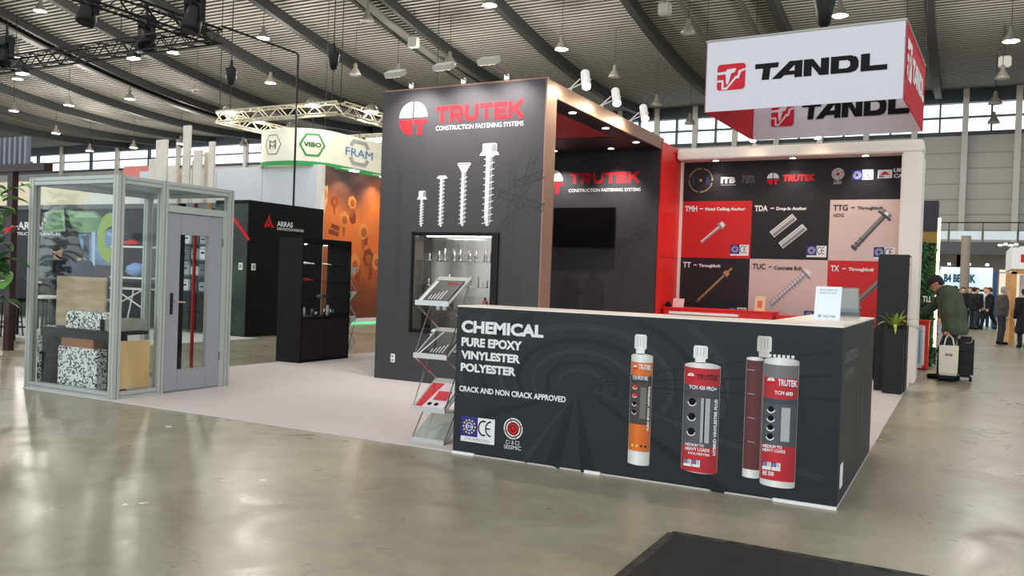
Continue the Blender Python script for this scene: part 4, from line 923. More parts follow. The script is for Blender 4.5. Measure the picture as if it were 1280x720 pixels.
# samples inside
WOOD=mat('pine_wood',(214,180,132),.55,noise=.25,nscale=3,stretch=(1,1,.25),c2=(190,150,100)); WB=mat('pale_wood_board',(208,184,152),.5,noise=.2,nscale=2.5,stretch=(.4,1,3),c2=(172,146,114))
TER=bpy.data.materials.new('speckled_stone'); TER.use_nodes=True; nt=TER.node_tree; vb=nt.nodes.new('ShaderNodeTexVoronoi'); vb.inputs['Scale'].default_value=55; tc=nt.nodes.new('ShaderNodeTexCoord'); nt.links.new(tc.outputs['Object'],vb.inputs[0])
rp=nt.nodes.new('ShaderNodeValToRGB'); rp.color_ramp.interpolation='CONSTANT'; e=rp.color_ramp.elements; e[0].color=rgb((40,40,42)); e[1].position=.42; e[1].color=rgb((226,226,222)); n_=e.new(.3); n_.color=rgb((130,130,130)); sp=nt.nodes.new('ShaderNodeSeparateColor'); nt.links.new(vb.outputs['Color'],sp.inputs[0]); nt.links.new(sp.outputs[0],rp.inputs[0]); nt.links.new(rp.outputs[0],nt.nodes['Principled BSDF'].inputs['Base Color']); nt.nodes['Principled BSDF'].inputs['Roughness'].default_value=.6
def bpx(name,m,Y,dep,xa,ya,xb,yb,lab,cat,z=None,bev=.006):
    a=PY(Y).px(xa,ya); b=PY(Y).px(xb,yb); zz=a[1] if z is None else z
    return MB().bbox(a[0],b[0],Y,Y+dep,zz,max(b[1],zz+.01),bev).build(name,m,label=lab,cat=cat)
tb=empty('sample_table',(-8.35,.6,0),'black table inside the glass cabin carrying stone samples','table')
MB().bbox(-8.88,-7.56,.12,.32,.70,.74,.005).build('table_top',BLK,tb); MB().bbox(-8.0,-7.56,.32,.57,.70,.74,.005).build('table_top',BLK,tb)
for x in(-8.86,-7.66):
    for y in(.14,.24): MB().bbox(x,x+.08,y,y+.07,.0,.70,.004).build('leg',BLK,tb)
MB().box(-8.78,-7.66,.30,.315,.05,.70).build('rear_panel',BLK,tb); MB().box(-8.78,-7.66,.13,.145,.63,.70).build('apron',BLK,tb)
bpx('stone_slab',TER,.14,.15,82,404,132,391.5,'flat speckled stone slab lying on the cabin table','stone slab',z=.742)
bpx('stone_block',TER,.15,.14,71,487,121,437,'large speckled stone block on the cabin floor under the table','stone block',z=.013)
bpx('copper_box',mat('copper_brown',(158,102,72),.35,.3,noise=.2,nscale=4),.15,.13,76,436,117,416,'brown copper box on top of the speckled block under the table','box',z=PY(.15).px(121,437)[1]+.001)
MB().bbox(-7.84,-7.60,.14,.54,.742,.875,.006).build('concrete_block',mat('concrete_grey',(146,142,132),.8,noise=.15,nscale=8),label='plain grey concrete block at the right end of the cabin table',cat='concrete block')
MB().bbox(-8.90,-8.02,.33,.36,.30,1.33,.004).build('wood_board',WB,label='large pale wooden board standing upright behind the cabin table',cat='wood board')
MB().bbox(-7.555,-7.525,.13,.57,.10,.64,.004).build('plywood_panel',WOOD,label='knotty pine panel leaning inside the cabin side window',cat='wood panel')
MB().bbox(-8.93,-8.90,.13,.42,.013,.62,.004).build('stone_plate',TER,label='narrow speckled stone plate on the left side in the cabin',cat='stone plate')
for i,(x,y) in enumerate([(104,386),(112,385.5),(120,387),(127,386),(115,389)]):
    p=PY(.2).px(x,y); r=empty('anchor_sample',(p[0],.2+.03*(i%2),.85),['first','second','third','fourth','white'][i]+' round anchor sample from the left on the speckled slab','anchor','round anchor samples on the stone slab')
    mb=MB(); mb.sm=True; mb.lathe([(.028,0),(.042,.02),(.042,.06),(.02,.085),(.012,.1)],(p[0],.2+.03*(i%2),.845),10).build('cap',PLW if i==4 else mat('dark_cap',(58,42,40),.4),r)
for x,m,lab,wd in((-8.19,DGR,'dark grey profile standing inside the cabin behind the door',.07),(-7.92,mat('red_profile',(160,36,36),.4),'slim red profile standing inside the cabin behind the door',.035),(-7.69,WOOD,'slim wooden post standing inside the cabin behind the door',.045)):
    MB().bbox(x-wd/2,x+wd/2,1.5,1.5+wd,0,2.3,.004).build('sample_profile',m,label=lab,cat='profile')
# ------------------------------------------------------------------ black display cabinet
dc=empty('display_cabinet',(-8.85,4.9,.012),'black display cabinet with glass shelves above two doors','cabinet')
KB=mat('cabinet_black',(15,14,15),.55,spec=.15); x0,x1,y0,y1,zt=-9.1,-8.6,4.28,5.5,2.02
MB().box(x0,x1,y0,y0+.03,.012,zt).build('side_panel',KB,dc); MB().box(x0,x1,y1-.03,y1,.012,zt).build('side_panel',KB,dc)
MB().box(x0,x1,y0+.03,y1-.03,zt-.09,zt).build('top_board',KB,dc); MB().box(x0,x1,y0+.03,y1-.03,.72,.745).build('base_board',KB,dc); MB().box(x0,x0+.02,y0+.03,y1-.03,.012,.72).build('rear_panel',KB,dc); MB().box(x0+.02,x1-.03,y0+.03,y1-.03,.012,.06).build('plinth',KB,dc)
for a,b in((y0+.032,(y0+y1)/2-.003),((y0+y1)/2+.003,y1-.032)):
    d=MB().bbox(x1-.02,x1,a,b,.06,.715,.003).build('door',mat('cabinet_door',(34,27,27),.5,spec=.15),dc)
    MB().tube([(x1,b-.04 if a<4.5 else a+.04,.62),(x1+.015,b-.04 if a<4.5 else a+.04,.62)],.012,8).build('lock',CHR,d)
for a,b in((y0+.032,(y0+y1)/2-.002),((y0+y1)/2+.002,y1-.032)): MB().box(x1-.012,x1-.006,a,b,.745,zt-.09).build('glass_door',GLS,dc)
MB().box(x0+.003,x0+.009,y0+.03,y1-.03,.745,zt-.09).build('glass_back',GLS,dc)
for z in(1.04,1.32,1.60): MB().box(x0+.02,x1-.02,y0+.03,y1-.03,z-.008,z).build('glass_shelf',SGL,dc)
for y in(4.5,5.0):
    l=MB(); l.lathe([(.03,0),(.03,.01)],(-8.75,y,zt-.101),10).build('cabinet_light',DLON,dc); light('SPOT',(-8.75,y,zt-.12),5,(1,.97,.92),.03,(-8.8,y,.7),120,dc)
def bottle(x,y,z,h,r0,m,lab,nm='canister',cat='canister',grp='small articles in the black cabinet'):
    r=empty(nm,(x,y,z),lab,cat,grp); mb=MB(); mb.sm=True; mb.lathe([(r0,0),(r0,h*.72),(r0*.45,h*.8),(r0*.45,h*.84)],(x,y,z),10).build('body',m,r); MB().lathe([(r0*.5,h*.84),(r0*.5,h)],(x,y,z),8).build('cap',PRK,r)
GRM=mat('grey_metal',(120,122,126),.35,.7)
for i,(y,h,r0,m) in enumerate([(4.40,.13,.022,GRM),(4.48,.10,.02,PRK),(4.58,.18,.02,PLW),(4.78,.16,.03,GRM),(4.88,.09,.025,STEEL),(5.08,.15,.018,STEEL),(5.16,.22,.025,PLW),(5.25,.14,.018,STEEL),(5.32,.13,.018,GRM)]):
    bottle(-8.8,y,.745,h,r0,m,['first','second','third','fourth','fifth','sixth','seventh','eighth','ninth'][i]+' small upright canister from the left on the cabinet base shelf')
for z,y,L,hh,m,lab in((1.60,4.6,.32,.035,PLW,'long white tool on the top glass shelf of the cabinet, left'),(1.60,5.1,.2,.03,PLW,'short white tool on the top glass shelf of the cabinet, right'),(1.32,4.62,.28,.05,mat('tool_red',(196,40,48),.4),'red tool lying on the middle glass shelf of the cabinet'),(1.04,5.05,.3,.06,GRM,'grey tool lying on the lower glass shelf of the cabinet')):
    r=empty('hand_tool',(-8.8,y,z),lab,'tool','tools in the black cabinet'); mb=MB(); mb.sm=True
    mb.tube([(-8.8,y-L/2,z+hh*.5),(-8.8,y-L*.1,z+hh*.62),(-8.8,y+L*.15,z+hh*.5),(-8.78,y+L/2,z+hh*.3)],[hh*.45,hh*.5,hh*.35,hh*.28],8).build('handle',m,r); MB().bbox(-8.84,-8.76,y-L*.2,y-L*.05,z,z+hh*.9,.006).build('tool_head',m,r)
# ================================================================== NEIGHBOUR BOOTHS
ABK=mat('neighbour_black',(19,18,19),.55,spec=.12); AGD=mat('neighbour_wall',(36,38,40),.5,spec=.2)
MB().bbox(-25,-12.6,4.0,7.45,0.0,.01,.003).build('carpet',mat('carpet_white',(206,208,208),.9),label='pale carpet of the black neighbour booth at left',cat='carpet')
ab=empty('black_booth_room',(-13.4,9,0),'black storage room wall with a red flame logo in the neighbour booth','booth wall')
MB().box(-14.0,-13.0,7.47,9.9,.01,2.98).build('wall_block',ABK,ab)
PA=PX(-13.0); PAy=PY(7.47)
ptext('ARRAS',PA,(346,276.7,283.3),(366,277.5,284.3),PRW,ab,.03); ptext('CONSTRUCTION FURNITURE',PA,(346,285,288.2),(379.5,286.4,289.6),PRW,ab,.02)
fl_=lambda x,y: PA.px(280+x/3.6,230+y/3.6)
for P in([(178,192),(190,196),(205,150),(207,130),(192,165)],[(205,150),(215,180),(225,195),(212,198),(203,175)],[(196,180),(210,178),(213,190),(196,192)]):
    MB().poly(PA,[fl_(*q) for q in P],.004).build('logo_flame',PRR,ab)
rect(PAy,-13.98,.02,-13.02,2.9,.003).build('green_poster',mat('poster_green_dark',(34,58,38),.35,noise=.6,nscale=1.2,c2=(18,22,20)),ab)
MB().line(PAy,PAy.px(286,264),PAy.px(311.5,300),.07,.006).build('red_stripe',PRR,ab)
for i,(pl,x,y) in enumerate([(PAy,301.4,332.8),(PA,316.3,333.6)]):
    q=pl.px(x,y); c0=pl.pt(q[0],q[1],.012); r=empty('wall_switch',c0,['white switch on the green face of the black room','white switch on the long black wall under the flame logo'][i],'switch','wall switches')
    MB().obox(c0,pl.U,pl.V,pl.N,.055,.075,.01).build('switch_plate',WHT,r); MB().obox(c0+pl.N*.012,pl.U,pl.V,pl.N,.03,.045,.003).build('rocker',PGR,r)
aw=empty('poster_wall',(-19,8.1,0),'dark poster wall showing green machinery behind the glass cabin','booth wall')
MB().box(-26,-14.03,8.0,8.15,.01,2.98).build('wall_board',AGD,aw); MB().box(-26,-14.03,7.95,8.0,2.86,2.98).build('top_trim',mat('grey_trim',(92,94,96),.5),aw)
P8=PY(8.0); GR1=mat('machine_green',(104,156,86),.4,noise=.5,nscale=1.6,c2=(64,104,70)); GR2=mat('machine_palegreen',(150,176,140),.4); BLG=mat('overall_blue',(124,156,196),.5,noise=.5,nscale=3,c2=(60,84,130))
def ppoly(pl,par,pts,m,nm,d=.004): return MB().poly(pl,[pl.px(*q) for q in pts],d).build(nm,m,par)
ppoly(P8,aw,[(52,290),(56,266),(66,261),(80,260),(82,289),(68,290)],GR2,'machine_print'); ppoly(P8,aw,[(56,288),(60,268),(76,264),(80,286)],GR1,'machine_print',.006)
ppoly(P8,aw,[(84,262),(118,264),(130,272),(128,290),(98,291),(88,280)],GR1,'machine_print'); ppoly(P8,aw,[(88,264),(116,266),(124,272),(94,272)],GR2,'machine_print',.006)
ppoly(P8,aw,[(98,292),(140,292),(142,332),(106,330)],BLG,'worker_print'); ppoly(P8,aw,[(115,290),(119,290),(119,332),(115,332)],mat('pole_blue',(170,196,216),.5),'worker_print',.006)
ppoly(P8,aw,[(104,296),(112,292),(112,328),(106,322)],mat('worker_dark',(40,50,74),.5),'worker_print',.006)
q=P8.px(138,297); MB().ring(P8,q[0],q[1],.22,.5,.007,n=24,sy=1.25).build('wheel_print',mat('wheel_lime',(140,170,50),.4),aw); MB().disc(P8,q[0],q[1],.22,.006).build('wheel_print',BLG,aw)
for (x0_,y0_,x1_,y1_) in((60,302,92,298),(60,312,92,308),(62,322,90,322)): MB().line(P8,P8.px(x0_,y0_),P8.px(x1_,y1_),.05,.004).build('stripe_print',mat('dark_stripe',(28,28,32),.4),aw)
ptext('ARRAS',P8,(22,277.5,287.5),(57.5,277,287),PRW,aw,.03); ptext('CONSTRUCTION FURNITURE',P8,(8,290.5,294.5),(76,290,294),PRW,aw,.02)
# two men in suits come later (people)
# shelves with tool boxes
su=empty('tool_shelf',(-14.65,7.6,0.01),'open shelf rack of grey tool boxes seen through the cabin door','shelf')
for x in(-15.2,-14.1): 
    for y in(7.3,7.9): MB().box(x,x+.04,y,y+.04,.01,2.4).build('upright',DGR,su)
zz=[.45,.95,1.3,1.65,2.0]
for z in zz: MB().box(-15.2,-14.06,7.28,7.95,z-.03,z).build('shelf_board',DGR,su)
ci=0; TBM=[mat('tool_box_grey',(150,154,160),.45),mat('tool_box_light',(205,206,208),.45),mat('tool_box_dark',(78,82,90),.45)]
wn=['first','second','third','fourth']
for zi,z in enumerate(zz[1:]):
    for k in range(4):
        x=-15.13+.265*k; hgt=.2+.05*((k+zi)%3); r=empty('tool_box',(x+.12,7.4,z),wn[k]+' tool box from the left on the '+['lowest','second','third','topmost'][zi]+' level of the box rack','tool box','tool boxes on the rack')
        MB().bbox(x,x+.235,7.34,7.75,z,z+hgt,.02).build('box_body',TBM[(k+zi*2)%3],r); MB().box(x+.07,x+.165,7.325,7.34,z+hgt*.45,z+hgt*.6).build('box_handle',PRK,r); MB().box(x,x+.235,7.336,7.34,z+hgt*.78,z+hgt*.82).build('lid_seam',PRK,r)
# display stand with white shelf, helmet etc between the posts
ds=empty('display_stand',(-16.4,7.3,0.01),'black display stand with white shelf boards left of the tool box rack','display stand')
for x in(-17.0,-15.85): MB().box(x,x+.05,7.2,7.25,.01,2.35).build('upright',DGR,ds)
for z in(.95,1.2,1.92): MB().box(-17.0,-15.8,7.1,7.5,z-.04,z).build('shelf_board',WHT,ds)
for a,b in(((-16.9,7.15,.5),(-15.9,7.15,.92)),((-16.9,7.15,.92),(-15.9,7.15,.5)),((-16.4,7.15,.2),(-16.2,7.15,.95))): MB().tube([a,b],.018,5).build('brace',WHT,ds)
mb=MB(); mb.sm=True; mb.lathe([(.02,-.26),(.12,-.2),(.17,0),(.12,.2),(.02,.26)],(-16.35,7.3,1.38),12,axis=(1,0,.1)).build('helmet',mat('pale_blue_plastic',(140,170,220),.3),label='pale blue oval tool case on the display stand seen through the cabin',cat='tool case')
r=empty('power_tool',(-16.5,7.3,1.92),'red and black power tool on the upper white shelf of the stand','tool'); mb=MB(); mb.sm=True; mb.tube([(-16.75,7.3,2.0),(-16.45,7.3,2.02),(-16.3,7.3,2.0)],[.04,.07,.03],8).build('tool_body',mat('tool_red'),r); mb=MB(); mb.tube([(-16.5,7.3,1.92),(-16.45,7.3,2.0)],.03,6).build('tool_grip',PRK,r)
# tables in the neighbour booth
for i,(x,y,z,lab) in enumerate([(-14.6,4.9,.78,'black-legged table with a pink printed cloth seen through the door glass'),(-15.6,4.6,.8,'white topped black table behind the left side of the cabin'),(-17.6,5.2,1.05,'tall white topped bar table left of the suited men')]):
    r=empty('side_table',(x,y,0),lab,'table','tables in the neighbour booth')
    MB().bbox(x-.45,x+.45,y-.35,y+.35,z-.04,z,.008).build('table_top',WHT if i else mat('pink_cloth',(214,180,186),.6,noise=.5,nscale=5),r)
    for sx in(-1,1):
        for sy in(-1,1): MB().box(x+sx*.4-.02,x+sx*.4+.02,y+sy*.3-.02,y+sy*.3+.02,.01,z-.04).build('leg',BLK,r)
# black bar stools at the left edge
def stool(x,y,lab):
    r=empty('bar_stool',(x,y,.0),lab,'bar stool','black bar stools by the left edge')
    MB().bbox(x-.2,x+.2,y-.2,y+.2,.74,.80,.02).build('seat',BLK,r); MB().bbox(x-.2,x+.2,y+.17,y+.2,.8,1.15,.01).build('backrest',BLK,r)
    for sx in(-1,1):
        for sy in(-1,1): MB().tube([(x+sx*.22,y+sy*.22,.01),(x+sx*.17,y+sy*.17,.75)],.014,6).build('leg',BLK,r)
    MB().tube([(x-.2,y-.2,.28),(x+.2,y-.2,.28),(x+.2,y+.2,.28),(x-.2,y+.2,.28),(x-.2,y-.2,.28)],.01,5).build('foot_ring',BLK,r)
stool(-14.6,3.3,'black bar stool nearest the dark pergola post'); stool(-15.9,4.0,'black bar stool behind the other, left of the cabin')
# planks sculpture
PLK=mat('whitewashed_plank',(222,214,202),.6,noise=.1,nscale=4)
for i,(xa,xb,yt,Yd) in enumerate([(195,209,175,9.4),(229,238,157,9.5),(242,252,188,9.45),(261,268,177,9.5),(210,221,207,9.4),(186,194,199,9.6),(222,229,212,9.6),(240,246,200,9.7),(255,262,190,9.7)]):
    a=PY(Yd).px(xa,yt); b=PY(Yd).px(xb,yt)
    MB().bbox(a[0],b[0],Yd,Yd+.06,.0,a[1],.006).build('wooden_plank',PLK,label=['broad tall','tallest','medium','narrow tall','short broad','leftmost short','short thin','second narrow','third narrow'][i]+' white plank of the upright plank group above the cabin',cat='plank',group='upright white planks above the cabin')
# far light-box fascia
lf=empty('light_box_fascia',(-27,13.2,0),'long cream and white fascia of a far booth seen above the poster wall','booth fascia')
for a,b,m in((-34,-26.1,mat('fascia_cream',(236,222,192),.6)),(-26.1,-19.9,mat('fascia_white',(230,228,224),.6))): MB().box(a,b,13,13.2,3.45,4.38).build('fascia_panel',m,lf)
for x in(-33.5,-27,-20.2): MB().box(x,x+.2,13,13.2,0,3.45).build('fascia_post',AGD,lf)
MB().box(-24.6,-22.6,13.2,13.3,4.42,4.8).build('red_sign_board',mat('salmon_red',(214,128,120),.6),label='salmon red board above the far white fascia',cat='sign')
# white corner wall and brown picture wall
ww=empty('corner_wall',(-17,11.9,0),'white fabric wall of the corner booth beside the orange picture','booth wall')
MB().box(-22,-14.9,11.8,11.95,.0,4.38).build('fabric_wall',mat('fabric_bluewhite',(216,220,228),.75,noise=.06,nscale=1.2),ww)
for x in(-20.5,-18.7,-16.9): MB().box(x,x+.02,11.795,11.8,0,4.38).build('seam',mat('seam_grey',(170,174,182),.7),ww)
bw=empty('picture_wall',(-14.9,15,0),'backlit wall picture of orange bolts and nuts','picture wall')
def brown_mat():
    m=bpy.data.materials.new('orange_bokeh_print'); m.use_nodes=True; nt=m.node_tree; b=nt.nodes['Principled BSDF']; b.inputs['Roughness'].default_value=.4
    gm=nt.nodes.new('ShaderNodeNewGeometry'); sx=nt.nodes.new('ShaderNodeSeparateXYZ'); nt.links.new(gm.outputs['Position'],sx.inputs[0])
    n=nt.nodes.new('ShaderNodeTexNoise'); n.inputs['Scale'].default_value=.8; n.inputs['Detail'].default_value=3; nt.links.new(gm.outputs['Position'],n.inputs[0])
    ma=nt.nodes.new('ShaderNodeMath'); ma.operation='MULTIPLY_ADD'; ma.inputs[1].default_value=1.6; nt.links.new(n.outputs[0],ma.inputs[0]); nt.links.new(sx.outputs[2],ma.inputs[2])
    mr=nt.nodes.new('ShaderNodeMapRange'); mr.inputs[1].default_value=.8; mr.inputs[2].default_value=5.2; nt.links.new(ma.outputs[0],mr.inputs[0])
    r=nt.nodes.new('ShaderNodeValToRGB'); e=r.color_ramp.elements; e[0].color=rgb((86,38,22)); e[1].color=rgb((60,46,42)); a=e.new(.28); a.color=rgb((150,66,28)); c_=e.new(.5); c_.color=rgb((222,108,40)); d=e.new(.72); d.color=rgb((228,120,48)); f=e.new(.88); f.color=rgb((120,66,44))
    nt.links.new(mr.outputs[0],r.inputs[0]); nt.links.new(r.outputs[0],b.inputs['Base Color']); return m
MB().box(-14.95,-14.8,11.95,19,.12,4.38).build('picture_panel',brown_mat(),bw); MB().box(-14.9,-14.74,11.8,11.95,0,4.38).build('white_edge',FRM,bw)
MB().box(-14.9,-14.7,12,19,.04,.16).build('white_skirting',WHT,bw); MB().box(-14.75,-14.72,12.5,19,.01,.04).build('green_light_strip',mat('green_led',(60,220,120),.4,emit=(40,230,120),estr=3),bw)
PB=PX(-14.8); NUT=mat('nut_gold',(222,140,74),.4); NUTD=mat('nut_brown',(140,62,26),.4); NUTY=mat('nut_pale',(238,190,116),.4)
def bl_(x,y,r,m,sy=1.0,d=.004,hole=None):
    q=PB.px(x,y); pts=[(q[0]+r*math.cos(k*math.pi/3+.3),q[1]+r*sy*math.sin(k*math.pi/3+.3)) for k in range(6)]
    MB().poly(PB,pts,d).build('nut_print',m,bw)
    if hole: MB().disc(PB,q[0]+r*.1,q[1]-r*.15,r*.55,d+.002,12).build('nut_hole_print',mat('nut_mid',(176,88,40),.4),bw); MB().poly(PB,[(q[0]-r*.4,q[1]-r*.7),(q[0]+r*.3,q[1]-r*.7),(q[0]+r*.2,q[1]-r*2.2),(q[0]-r*.1,q[1]-r*2.2)],d-.001).build('nut_reflection_print',mat('nut_mid'),bw)
ppoly(PB,bw,[(402,232),(410,232),(409,250),(406,265),(402,268)],NUTY,'nut_print'); bl_(406,243,.12,NUT,1.3,.006)
for (x,y,r,m,s,hh) in [(430,274,.22,NUT,1.1,NUTD),(441,272,.16,NUTD,1.3,None),(454,289,.26,NUT,1.0,NUTD),(456,299,.16,NUTD,1.4,None),(418,252,.16,NUTD,1,NUT),(440,253,.2,NUT,1,NUTD),(443,330,.25,NUT,1.4,NUTD),(460,322,.26,NUTD,1.1,NUT),(470,327,.22,NUT,1.2,NUTD),(447,343,.14,NUTD,1.8,None),(462,341,.14,NUTD,1.8,None)]: bl_(x,y,r,m,s,.004+.0015*(hh is not None),hh)
for a,b in(((411,289),(423,293)),((414,282),(424,286))): MB().line(PB,PB.px(*a),PB.px(*b),.13,.005).build('bolt_print',NUTD,bw)
for y in(12.7,14.1):
    p=V((-14.35,y,4.3)); r=empty('picture_spot',p,['near','far'][y>13]+' white picture lamp over the orange bolt wall','lamp','picture lamps'); MB().bbox(p.x-.1,p.x+.1,p.y-.14,p.y+.14,p.z,p.z+.05,.01).build('lamp_head',WHT,r); MB().box(p.x-.09,p.x+.09,p.y-.12,p.y+.12,p.z-.006,p.z).build('lamp_lens',DLON,r); MB().tube([(p.x,y,p.z+.04),(-14.85,y,4.4)],.015,5).build('arm',WHT,r); light('SPOT',p+V((0,0,-.03)),60,(1,.95,.88),.06,(-14.8,y,2.2),110,r)
# round-cornered banner over the corner
rb=empty('ring_banner',(-16.2,14,4.42),'round-cornered white hanging banner with hexagon logos and green hem','banner')
x0r,x1r,y0r,y1r,rr=-17.2,-14.8,11.45,17.5,1.0; path=[]
for cx,cy,a0 in((x1r-rr,y0r+rr,-90),(x1r-rr,y1r-rr,0),(x0r+rr,y1r-rr,90),(x0r+rr,y0r+rr,180)):
    path+=[V((cx+rr*math.cos(math.radians(a0+k*9)),cy+rr*math.sin(math.radians(a0+k*9)),0)) for k in range(11)]
path=path[33:]+path[:33]   # starts on the left rear of the front-left corner
path.append(path[0].copy()); cum=[0]
for a,b in zip(path[:-1],path[1:]): cum.append(cum[-1]+(b-a).length)
def onpath(s,z,d=0):
    s=max(0,min(s,cum[-1]-1e-4)); i=max(j for j in range(len(cum)-1) if cum[j]<=s); a,b=path[i],path[i+1]; dd=(b-a).normalized(); n=V((dd.y,-dd.x,0))
    p=a+dd*(s-cum[i])+n*d; return V((p.x,p.y,z))
def band(z0_,z1_,m,nm,d=0):
    mb=MB(); mb.sm=True; n=len(path); mb.add([onpath(c_,z0_,d) for c_ in cum]+[onpath(c_,z1_,d) for c_ in cum],[(i,i+1,n+i+1,n+i) for i in range(n-1)]); return mb.build(nm,m,rb)
band(4.44,5.36,mat('banner_lit_white',(248,244,224),.6),'fabric_band'); band(4.34,4.47,mat('green_hem',(60,160,90),.6),'green_hem',.004)
bend=lambda u,v: onpath(u,v,.012)
def s_of(x,y):  # arc length seen under a pixel
    best=None
    for i in range(len(path)-1):
        for t_ in (0,.25,.5,.75):
            p=path[i].lerp(path[i+1],t_)
            for z in(4.9,):
                q=V((p.x,p.y,z))-CAM; fx=640+F_PX*q.dot(_r)/q.dot(_f)
                n=(path[i+1]-path[i]); nn=V((n.y,-n.x,0))
                if nn.dot(q)<0 and (best is None or abs(fx-x)<best[0]): best=(abs(fx-x),cum[i]+(cum[i+1]-cum[i])*t_)
    return best[1]
def hexring(s0,z,r,r2,m,n0=0,n1=6,sx=1,js=(0,1,2,3)):
    mb=MB()
    for k in range(n0,n1):
        for j in js:
            P=[]
            for (t0,rad) in((j/4,r2),((j+1)/4,r2),((j+1)/4,r),(j/4,r)):
                a=V((math.cos(k*math.pi/3),math.sin(k*math.pi/3))); b=V((math.cos((k+1)*math.pi/3),math.sin((k+1)*math.pi/3))); c_=a.lerp(b,t0)*rad; P.append(onpath(s0+c_.x*sx,z+c_.y,.012))
            mb.add(P,[(0,1,2,3)])
    mb.build('hexagon_logo',m,rb)
GRN=mat('logo_green',(70,150,84),.6); FBL=mat('logo_blue',(70,120,190),.6); FGR=mat('logo_grey',(170,172,172),.6); MRN=mat('logo_maroon',(110,60,60),.6)
s1=s_of(390.5,182); hexring(s1,4.92,.30,.36,GRN); text('VIBO',None,(s1-.24,4.86),(s1+.24,4.99),mat('logo_darkgreen',(50,96,60),.6),rb,.04,bend=bend)
s2_=s_of(447.5,187); hexring(s2_,4.92,.30,.42,FGR,1,2,1.5); hexring(s2_,4.92,.30,.42,FGR,4,5,1.5)
for k,jj in((0,(2,3)),(2,(0,1)),(3,(2,3)),(5,(0,1))): hexring(s2_,4.92,.30,.42,FGR,k,k+1,1.5,jj)
text('FRAM',None,(s2_-.62,4.80),(s2_+.62,5.03),FBL,rb,.0,bend=bend)
s3=s_of(342.5,183); hexring(s3,4.92,.29,.31,TXD); text('M',None,(s3-.12,4.92),(s3+.12,5.04),MRN,rb,.0,bend=bend); text('M',None,(s3-.12,4.80),(s3+.12,4.92),MRN,rb,.0,bend=bend)
for s_,z in((s_of(321,185),0),): hexring(s_-.1,4.92,.24,.36,FGR,1,2); text('FRAM',None,(s_-.45,4.80),(s_+.1,5.0),FBL,rb,.05,bend=bend)
for s_ in(.6,s1,s2_,9): p=onpath(s_,5.36); MB().tube([p,(p.x,p.y,5.62)],.01,4).build('hanger_wire',DGR,rb)
# pergola booth at the left edge
PG=mat('dark_brown_wood',(52,34,32),.5); pg=empty('pergola_frame',(-13.2,2.4,0),'dark brown pergola frame with grey slats at the left edge','pergola')
MB().box(-13.30,-13.16,2.38,2.48,0,2.95).build('post',PG,pg); MB().box(-20,-12.3,2.35,2.5,2.95,3.07).build('beam',PG,pg); MB().box(-20,-19.8,2.3,2.5,0,2.95).build('post',PG,pg)
SLT=mat('grey_slat',(120,124,136),.5)
for k in range(14): x=-12.85-.14*k; MB().box(x-.03,x+.03,2.38,2.46,3.07,3.52).build('slat',SLT,pg)
MB().box(-14.9,-12.8,2.47,2.49,3.07,3.12).build('slat_rail',SLT,pg)
ex=empty('fire_extinguisher',(-13.6,2.2,0),'red fire extinguisher beside the dark pergola post','extinguisher')
mb=MB(); mb.sm=True; mb.lathe([(.08,0),(.09,.02),(.09,.5),(.05,.58),(.03,.62)],(-13.52,2.25,0),12).build('cylinder',mat('extinguisher_red',(190,28,30),.35),ex); MB().tube([(-13.52,2.25,.62),(-13.52,2.25,.68),(-13.44,2.25,.7)],.015,6).build('valve',PRK,ex)
# leafy plant reaching in from the left edge
lp=empty('tall_plant',(-9.62,-.35,0),'broad leaved green plant reaching in from the left picture edge','plant')
mb=MB(); mb.sm=True; mb.lathe([(.14,0),(.18,.34),(.19,.36),(.17,.36)],(-9.62,-.35,0),14).build('pot',mat('pot_grey',(90,90,92),.6),lp)
mb=MB(); mb.tube([(-9.62,-.35,.3),(-9.58,-.34,1.0),(-9.5,-.34,1.6),(-9.42,-.33,2.2)],[.025,.022,.016,.008],6).build('stem',mat('stem_brown',(70,58,40),.7),lp)
mb=MB(); mb.tube([(-9.42,-.33,2.1),(-9.1,-.32,2.2),(-8.8,-.3,2.31),(-8.5,-.3,2.35)],[.01,.008,.006,.004],5).build('branch',mat('stem_brown'),lp)
GL=[mat('big_leaf',(76,132,62),.4,noise=.3,nscale=8),mat('big_leaf_dark',(44,84,44),.4),mat('big_leaf_light',(116,164,84),.4)]
for i in range(44):
    zz_=1.0+1.35*(i/44.); az=random.uniform(-1.0,.9) if i%3 else random.uniform(1.5,4.5); q=(-9.14+.1*math.sin(i*1.7),-.34+.1*math.cos(i*2.3),zz_)
    leaf(None,lp,q,az,.24+.14*random.random(),.20,.1+.4*random.random(),.5,GL[i%3])
for (x,y,z,az) in((-8.85,-.3,2.3,.4),(-8.95,-.3,2.22,-.6),(-8.6,-.3,2.33,-.2)): leaf(None,lp,(x,y,z),az,.2,.10,.3,.5,GL[2])
rd=empty('red_flower',(-8.72,-.33,1.84),'small red and white bloom on the left edge plant','flower')
for k in range(5): leaf(None,rd,(-8.74,-.33,1.86),k*1.26,.11,.07,.5-.2*k,.4,mat('petal_red',(214,34,48),.5) if k%3 else PRW,'petal')
MB().tube([(-9.3,-.34,1.9),(-9.0,-.33,1.82),(-8.74,-.33,1.86)],.005,5).build('flower_stem',mat('stem_green',(80,120,60),.6),rd)
